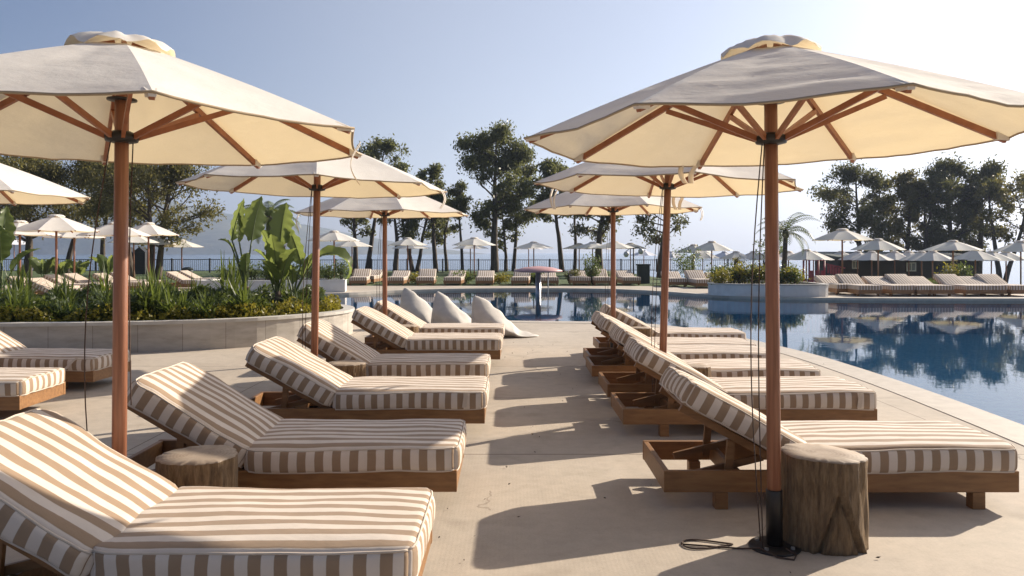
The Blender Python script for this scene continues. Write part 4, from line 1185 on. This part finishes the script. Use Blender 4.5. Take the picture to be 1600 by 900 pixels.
# palms
def palm(loc, trunk_h, tr, nf, fl, label, lean=0, seed=0, arch=1.0):
    rd = random.Random(seed); root = empty('palm_tree', loc); tag(root, label, 'palm')
    pts = [(lean * (k / 8) ** 1.5, 0, trunk_h * k / 8) for k in range(9)]
    MB().tube(pts, [tr * (1.15 - .25 * k / 8 + (.06 if k % 2 else 0)) for k in range(9)], 10).build('trunk', M['palm_trunk'], root)
    top = Vector(pts[-1])
    MB().lathe([(tr * .6, -.14), (tr * 1.5, 0), (tr * 1.3, .12), (tr * .3, .26)], 10, tuple(top)).build('crownshaft', M['palm_trunk'], root)
    for f in range(nf):
        az = 2 * math.pi * f * .382 + rd.uniform(-.2, .2); el = R(88) - R(95) * (f / nf) + rd.uniform(-.1, .1)
        c, s = math.cos(az), math.sin(az); L = fl * rd.uniform(.85, 1.1); n = 16; p = top + Vector((0, 0, .1)); rib = [p]; e = el
        for i in range(n):
            e -= R(5.2) * arch * (1 + .6 * i / n); p = p + Vector((c * math.cos(e), s * math.cos(e), math.sin(e))) * (L / n); rib.append(p)
        lf = MB()
        lf.tube(rib, [.012 * (1 - .8 * i / n) for i in range(n + 1)], 4)
        for i in range(2, n + 1):
            for sub in (0,) if nf < 24 else (0, .5):
                t = (i - sub) / n; q = rib[i].lerp(rib[i - 1], sub); d = (rib[min(i + 1, n)] - rib[i - 1]).normalized(); sd = Vector((-s, c, 0)); up = sd.cross(d)
                ll = L * .21 * (math.sin(math.pi * (t * .88 + .1)) ** .7)
                for sg in (-1, 1):
                    dd = (sd * sg * .8 + d * .65 + up * .12 + Vector((0, 0, -.22))).normalized(); w = .0115 * fl
                    o = len(lf.v); lf.v += [tuple(q - d * w), tuple(q + dd * ll * .5 - d * w * .9), tuple(q + dd * ll + Vector((0, 0, -.12 * ll))), tuple(q + dd * ll * .5 + d * w * .9), tuple(q + d * w)]
                    lf.face([o, o + 1, o + 2, o + 3, o + 4])
        lf.build('frond', M['leaf_palm'], root)
    return root
Yp = 27.2
palm((gx(1225, Yp), Yp, .36), zat(368, Yp) - .36, .085, 22, 1.35, 'small feathery palm standing in the rounded planter by the pool', .06, 4)
palm((gx(420, 38), 38, 0), zat(345, 38), .14, 24, 1.9, 'palm crown showing behind the banana-like plants', .0, 8)

for i in range(16):     # shrubs in the rounded planter
    a = i / 16; x = 7.3 + 3.1 * ((i * .618) % 1); y = 26.55 + 1.7 * ((i * .37) % 1)
    px = 800 + x / y * F
    shrub((x, y, .36), .42, .50 + .18 * ((i * .73) % 1), 'leaf_shrub' if i % 3 else 'leaf_yellow', 480, .05, 'low green shrub among others in the rounded planter with the palm', 'shrubs in the rounded planter', seed=40 + i)
for i in range(9):
    x = -10.9 + 4.4 * i / 8; y = 29.2 + .3 * math.sin(i * 2.1) + (.3 if i == 8 else 0)
    shrub((x, y, .40), .42, .55 + .2 * ((i * .61) % 1), 'leaf_shrub', 480, .05, 'bushy green shrub among others in the white far planter', 'shrubs in the white planter', seed=70 + i)
SH = [(927, 35.5, .38, 1.25, 'tall bushy shrub between the loungers across the pool'), (897, 36, .35, .6, 'dark low shrub left of the tall bushy one across the pool'), (1075, 38, .75, 1.6, 'loose leafy shrub beside the pole of the second right parasol'),
      (725, 36.5, .7, .55, 'low shrub on the lawn below the tallest tree'), (780, 36.8, .8, .5, 'low shrub on the lawn right below the tallest tree'), (838, 36.5, .6, .5, 'low shrub on the lawn behind the mushroom fountain'),
      (1307, 33, .55, .5, 'low rounded bush by the playground tower'), (1360, 34, .7, .5, 'low bush in front of the hut window'), (1406, 35, .8, .6, 'reddish low bush in front of the middle of the hut'), (1455, 35, .8, .6, 'low spreading bush left of the hut door'),
      (1486, 32.5, .5, 1.0, 'upright leafy bush in front of the hut door'), (1504, 32.5, .45, 1.0, 'upright leafy bush right of the hut door'), (497, 36.5, .6, .7, 'green bush behind the white planter'), (650, 37, .8, .5, 'low scrubby bush between loungers on far lawn')]
for i, (px, Y, r, h, lb) in enumerate(SH):
    X = gx(px, Y); shrub((X, Y, ground_z(X, Y)), r, h, ('leaf_shrub', 'leaf_yellow', 'leaf_shrub')[i % 3] if 'dark' not in lb else 'leaf_dark', 900, .06, lb, None, seed=90 + i)
# bare little tree left of the big right pole
tree(1185, 345, 44, 'young_tree', 'young thin tree with sparse twigs close left of the front right pole', None, (38, .35), 0, 'leaf_shrub', 500, .05, clump=.35, seed=77, lsize=.08, nl=16)
tree(1152, 398, 40, 'young_tree', 'small bare pollarded tree by the shore fence', None, (26, .5), 0, 'leaf_olive', 120, .12, clump=.25, seed=78, lsize=.07, nl=9)

# ------------------------------------------------------------------ fence, hut, playground, lamp and other fixtures
def fence(x0, x1, y, h, label, name='shore_fence', step=.14, poststep=2.6):
    root = empty(name, ((x0 + x1) / 2, y, 0)); tag(root, label, 'fence'); w = (x1 - x0) / 2
    mb = MB(); mb.box((-w, -.02, .12), (w, .02, .17)); mb.box((-w, -.02, h - .06), (w, .02, h - .01))
    mb.build('rail', M['fence'], root)
    mb = MB(); x = -w
    while x < w: mb.box((x - .011, -.011, .17), (x + .011, .011, h - .06)); x += step
    mb.build('pickets', M['fence'], root)
    n = int(2 * w / poststep)
    for i in range(n + 1): MB().box((-w + i * 2 * w / n - .05, -.05, 0), (-w + i * 2 * w / n + .05, .05, h + .05)).build('post', M['fence'], root)
fence(-58, -16.5, 56, 1.0, 'black railing fence along the sea on the left')
fence(-16, 19, 58, .95, 'black railing fence along the sea in the middle')
# dark board fence on the right
root = empty('board_fence', (34, 49, ground_z(34, 49))); tag(root, 'dark board fence at the right edge beyond the loungers', 'fence')
mb = MB()
for k in range(60): mb.box((-1 + k * .22, -.015, .05), (-1 + k * .22 + .2, .015, 1.30 + .04 * ((k * 7) % 3)))
mb.build('boards', M['hut'], root)
for k in range(6): MB().box((-1 + k * 2.6, .02, 0), (-1 + k * 2.6 + .1, .12, 1.35)).build('post', M['hut'], root)
root = empty('board_fence', (23.3, 49.5, ground_z(23, 49))); tag(root, 'low dark board fence behind the playground tower', 'fence')
mb = MB()
for k in range(44): mb.box((-8 + k * .22, -.015, .05), (-8 + k * .22 + .2, .015, 1.10 + .03 * ((k * 5) % 3)))
mb.build('boards', M['hut'], root)

YH = 50.0; hx0, hx1 = gx(1311, YH), gx(1529, YH); gzh = ground_z(25, YH)
root = empty('timber_hut', ((hx0 + hx1) / 2, YH, gzh)); tag(root, 'long low dark timber hut under the trees on the right', 'hut')
w = (hx1 - hx0) / 2; hw = zat(404, YH) - gzh
MB().box((-w, 0, 0), (w, 4, hw)).build('wall', M['hut'], root)
mb = MB(); mb.hexa([(-w - .3, -.5, hw + .003), (w + .3, -.5, hw + .003), (w + .3, 4.5, hw + .003), (-w - .3, 4.5, hw + .003), (-w - .3, -.5, hw + .12), (w + .3, -.5, hw + .12), (w + .3, 4.5, hw + .45), (-w - .3, 4.5, hw + .45)])
mb.build('roof', M['hut_roof'], root)
def window(px0, px1, py0, py1):
    x0, x1 = gx(px0, YH) - root.location.x, gx(px1, YH) - root.location.x; z0, z1 = zat(py1, YH) - gzh, zat(py0, YH) - gzh
    mb = MB(); t = .07
    mb.box((x0, -.05, z0), (x0 + t, -.002, z1)); mb.box((x1 - t, -.05, z0), (x1, -.002, z1)); mb.box((x0 + t, -.05, z0), (x1 - t, -.002, z0 + t)); mb.box((x0 + t, -.05, z1 - t), (x1 - t, -.002, z1)); mb.box(((x0 + x1) / 2 - .03, -.045, z0 + t), ((x0 + x1) / 2 + .03, -.002, z1 - t))
    fr = mb.build('window', M['pale_paint'], root)
    MB().box((x0 + t, -.03, z0 + t), (x1 - t, -.004, z1 - t)).build('pane', M['glass'], fr)
window(1331, 1341, 407, 420); window(1416, 1431, 410, 424)
dx0, dx1 = gx(1477, YH) - root.location.x, gx(1487, YH) - root.location.x
MB().box((dx0, -.06, .1), (dx1, -.002, 2.0)).build('door', M['pale_paint'], root)

Yg = 46.0; Xg = gx(1284, Yg); gz = ground_z(Xg, Yg)
root = empty('play_tower', (Xg, Yg, gz)); tag(root, 'red playground tower with a slide left of the hut', 'playground')
for sx in (-.75, .15):
    for sy in (0, .9): MB().tube([(sx, sy, 0), (sx, sy, 2.35)], .06, 8).build('post', M['red_plastic'], root)
MB().box((-.8, -.05, .95), (.2, .95, 1.05)).build('platform', M['plum_plastic'], root)
for x0 in (-.72, -.38, -.08): MB().box((x0, -.06, 1.05), (x0 + .2, -.02, 1.75)).build('panel', M['red_plastic'], root)
mb = MB(); mb.lathe([(.65, 0), (.60, .06), (.1, .16)], 8, (-.3, .45, 2.35)); mb.build('roof', M['red_plastic'], root)
mb = MB(); mb.bar((.2, .3, 1.05), (1.5, .3, .25), .5, .06); mb.bar((.2, .03, 1.15), (1.5, .03, .38), .05, .25); mb.bar((.2, .57, 1.15), (1.5, .57, .38), .05, .25); mb.build('slide', M['plum_plastic'], root)
mb = MB()
for k in range(6): mb.box((.25 + k * .16, -.25, 1.6 - k * .05), (.25 + k * .16 + .1, -.2, 2.1 - k * .05))
mb.bar((.15, -.22, 2.15), (1.3, -.22, 1.9), .06, .08); mb.bar((.15, -.22, 1.4), (1.3, -.22, 1.2), .06, .08); mb.build('bridge_rail', M['red_plastic'], root)

Yl = 44.0
root = empty('street_lamp', (gx(990, Yl), Yl, 0)); tag(root, 'dark lamp post with two round globes on the far lawn', 'lamp post')
MB().tube([(0, 0, 0), (0, 0, .5), (0, 0, 1.75)], [.06, .045, .04], 8).build('post', M['fence'], root)
MB().tube([(-.42, 0, 1.55), (-.25, 0, 1.70), (0, 0, 1.72), (.25, 0, 1.78), (.42, 0, 1.72)], .025, 6).build('arm', M['fence'], root)
for sx, z in ((-.42, 1.38), (.42, 1.55)):
    MB().lathe([(.02, -.17), (.11, -.13), (.17, 0), (.12, .12), (.03, .17)], 14, (sx, 0, z)).build('globe', M['globe'], root)
root = empty('litter_bin', (gx(1005, 37), 37, 0)); tag(root, 'dark green litter bin on the lawn below the lamp post', 'bin')
MB().box((-.28, -.25, 0), (.28, .25, .85)).build('body', M['bin_green'], root, bevel=.02); MB().box((-.31, -.28, .852), (.31, .28, .93)).build('lid', M['bin_green'], root, bevel=.02)
root = empty('litter_bin', (gx(293, 35), 35, 0)); tag(root, 'dark round bin on the lawn beyond the left planter', 'bin')
MB().lathe([(.2, 0), (.25, .6), (.24, .7)], 16).build('body', M['bin_green'], root); MB().lathe([(.26, .702), (.25, .76), (.1, .82)], 16).build('lid', M['bin_green'], root)
# dark closed kiosk between the left trees
Yk = 52
root = empty('beach_tent', (gx(207, Yk), Yk, 0)); tag(root, 'tall black gabled frame behind the front left parasol pole', 'kiosk')
mb = MB()
for sx in (-.45, .45):
    mb.hexa([(sx - .4, 0, 0), (sx + .4, 0, 0), (sx + .4, .8, 0), (sx - .4, .8, 0), (sx - .4, 0, 1.5), (sx + .4, 0, 1.5), (sx + .4, .8, 1.5), (sx - .4, .8, 1.5)])
mb.build('body', M['fence'], root)
for sx in (-.45, .45):
    mb = MB(); o = 0; mb.v = [(sx - .42, -.03, 1.502), (sx + .42, -.03, 1.502), (sx, -.03, 1.85), (sx - .42, .83, 1.502), (sx + .42, .83, 1.502), (sx, .83, 1.85)]
    for f in ((0, 1, 2), (5, 4, 3), (0, 3, 4, 1), (1, 4, 5, 2), (2, 5, 3, 0)): mb.face(list(f))
    mb.build('roof', M['fence'], root)
# mushroom fountain in the pool
Ym = 29.2; Xm = gx(841, Ym)
root = empty('mushroom_fountain', (Xm, Ym, -1.15)); tag(root, 'pink mushroom-shaped water fountain standing in the pool', 'fountain')
dz = zat(424, Ym) + 1.15
MB().lathe([(.12, .0), (.10, .3), (.10, dz)], 16).build('stem', M['steel'], root)
MB().lathe([(.12, dz - .03), (.75, dz - .03), (.93, dz + .0), (.90, dz + .05), (.55, dz + .15), (.05, dz + .20)], 36).build('dish', M['pink_paint'], root)
MB().tube([(.37, -.1, dz - .02), (.37, -.1, .9)], .02, 8).build('water_jet', M['globe'], root)
# small rolled towels and a ball on far loungers
root = tag(MB().lathe([(.02, -.22), (.14, -.17), (.22, 0), (.14, .17), (.02, .22)], 16).build('ball', M['leaf_yellow']), 'pale green and cream ball lying on the lawn beyond the left loungers', 'ball'); root.location = (gx(107, 36), 36, .22)

# ------------------------------------------------------------------ haze
mb = MB(); mb.box((-2700, -60, -4), (2700, 2800, 260))
hz = mb.build('haze', []) if False else mb.build('haze', M['globe'])
hm = bpy.data.materials.new('haze_air'); hm.use_nodes = True; nt = hm.node_tree
nt.nodes.remove(nt.nodes['Principled BSDF'])
pv = nt.nodes.new('ShaderNodeVolumePrincipled'); pv.inputs['Color'].default_value = (.62, .74, 1, 1); pv.inputs['Density'].default_value = .0003; pv.inputs['Anisotropy'].default_value = .35
nt.links.new(pv.outputs[0], nt.nodes['Material Output'].inputs['Volume'])
hz.data.materials[0] = hm; tag(hz, kind='stuff')

# ------------------------------------------------------------------ light, sky, camera
SUN_AZ, SUN_EL = R(35), R(26)        # azimuth from +x towards +y
sv = Vector((math.cos(SUN_EL) * math.cos(SUN_AZ), math.cos(SUN_EL) * math.sin(SUN_AZ), math.sin(SUN_EL)))
sl = bpy.data.lights.new('sun', 'SUN'); sl.energy = 4.9; sl.angle = R(.55); sl.color = (1, .885, .73)
so = bpy.data.objects.new('sun', sl); COL.objects.link(so); so.rotation_euler = (-sv).to_track_quat('-Z', 'Y').to_euler()
w = bpy.data.worlds.new('World'); scn.world = w; w.use_nodes = True; nt = w.node_tree
bg = nt.nodes['Background']; sk = nt.nodes.new('ShaderNodeTexSky'); sk.sky_type = 'NISHITA'; sk.sun_disc = False
sk.sun_elevation = SUN_EL; sk.sun_rotation = R(90) - SUN_AZ; sk.altitude = 0; sk.air_density = 1.0; sk.dust_density = 3.2; sk.ozone_density = 3.2
tint = mixc(nt, 1.0, sk.outputs[0], (.86, .94, 1.10), 'MULTIPLY'); 
# hazy aureole on the sun's side of the sky and along the horizon
tcw = nt.nodes.new('ShaderNodeTexCoord'); dp = nt.nodes.new('ShaderNodeVectorMath'); dp.operation = 'DOT_PRODUCT'
nt.links.new(tcw.outputs['Generated'], dp.inputs[0]); dp.inputs[1].default_value = sv
mr = nt.nodes.new('ShaderNodeMapRange'); mr.interpolation_type = 'SMOOTHSTEP'; mr.inputs['From Min'].default_value = .08; mr.inputs['From Max'].default_value = .62
nt.links.new(dp.outputs['Value'], mr.inputs['Value'])
sz = nt.nodes.new('ShaderNodeSeparateXYZ'); nt.links.new(tcw.outputs['Generated'], sz.inputs[0])
hzn = mathn(nt, 'POWER', mathn(nt, 'SUBTRACT', 1.0, mathn(nt, 'ABSOLUTE', sz.outputs[2])), 9)
amt = mathn(nt, 'ADD', mr.outputs['Result'], mathn(nt, 'MULTIPLY', hzn, .45))
glow = mixc(nt, 1.0, amt, (2.5, 2.2, 1.6), 'MULTIPLY')
tot = mixc(nt, 1.0, tint, glow, 'ADD')
nt.links.new(tot, bg.inputs['Color']); bg.inputs['Strength'].default_value = .05
cam = bpy.data.cameras.new('camera'); co = bpy.data.objects.new('camera', cam); COL.objects.link(co)
co.location = (0, 0, CH); co.rotation_euler = (R(90), 0, 0); cam.lens = 36 * F / 1600; cam.sensor_width = 36; cam.shift_y = -(450 - HZ) / 1600
cam.clip_end = 6000; cam.clip_start = .05
scn.camera = co
scn.view_settings.view_transform = 'Standard'; scn.view_settings.look = 'None'; scn.view_settings.exposure = .90; scn.view_settings.gamma = 1
scn.cycles.use_denoising = True; scn.cycles.max_bounces = 8; scn.cycles.transparent_max_bounces = 12; scn.cycles.volume_bounces = 1
scn.cycles.sample_clamp_indirect = 6
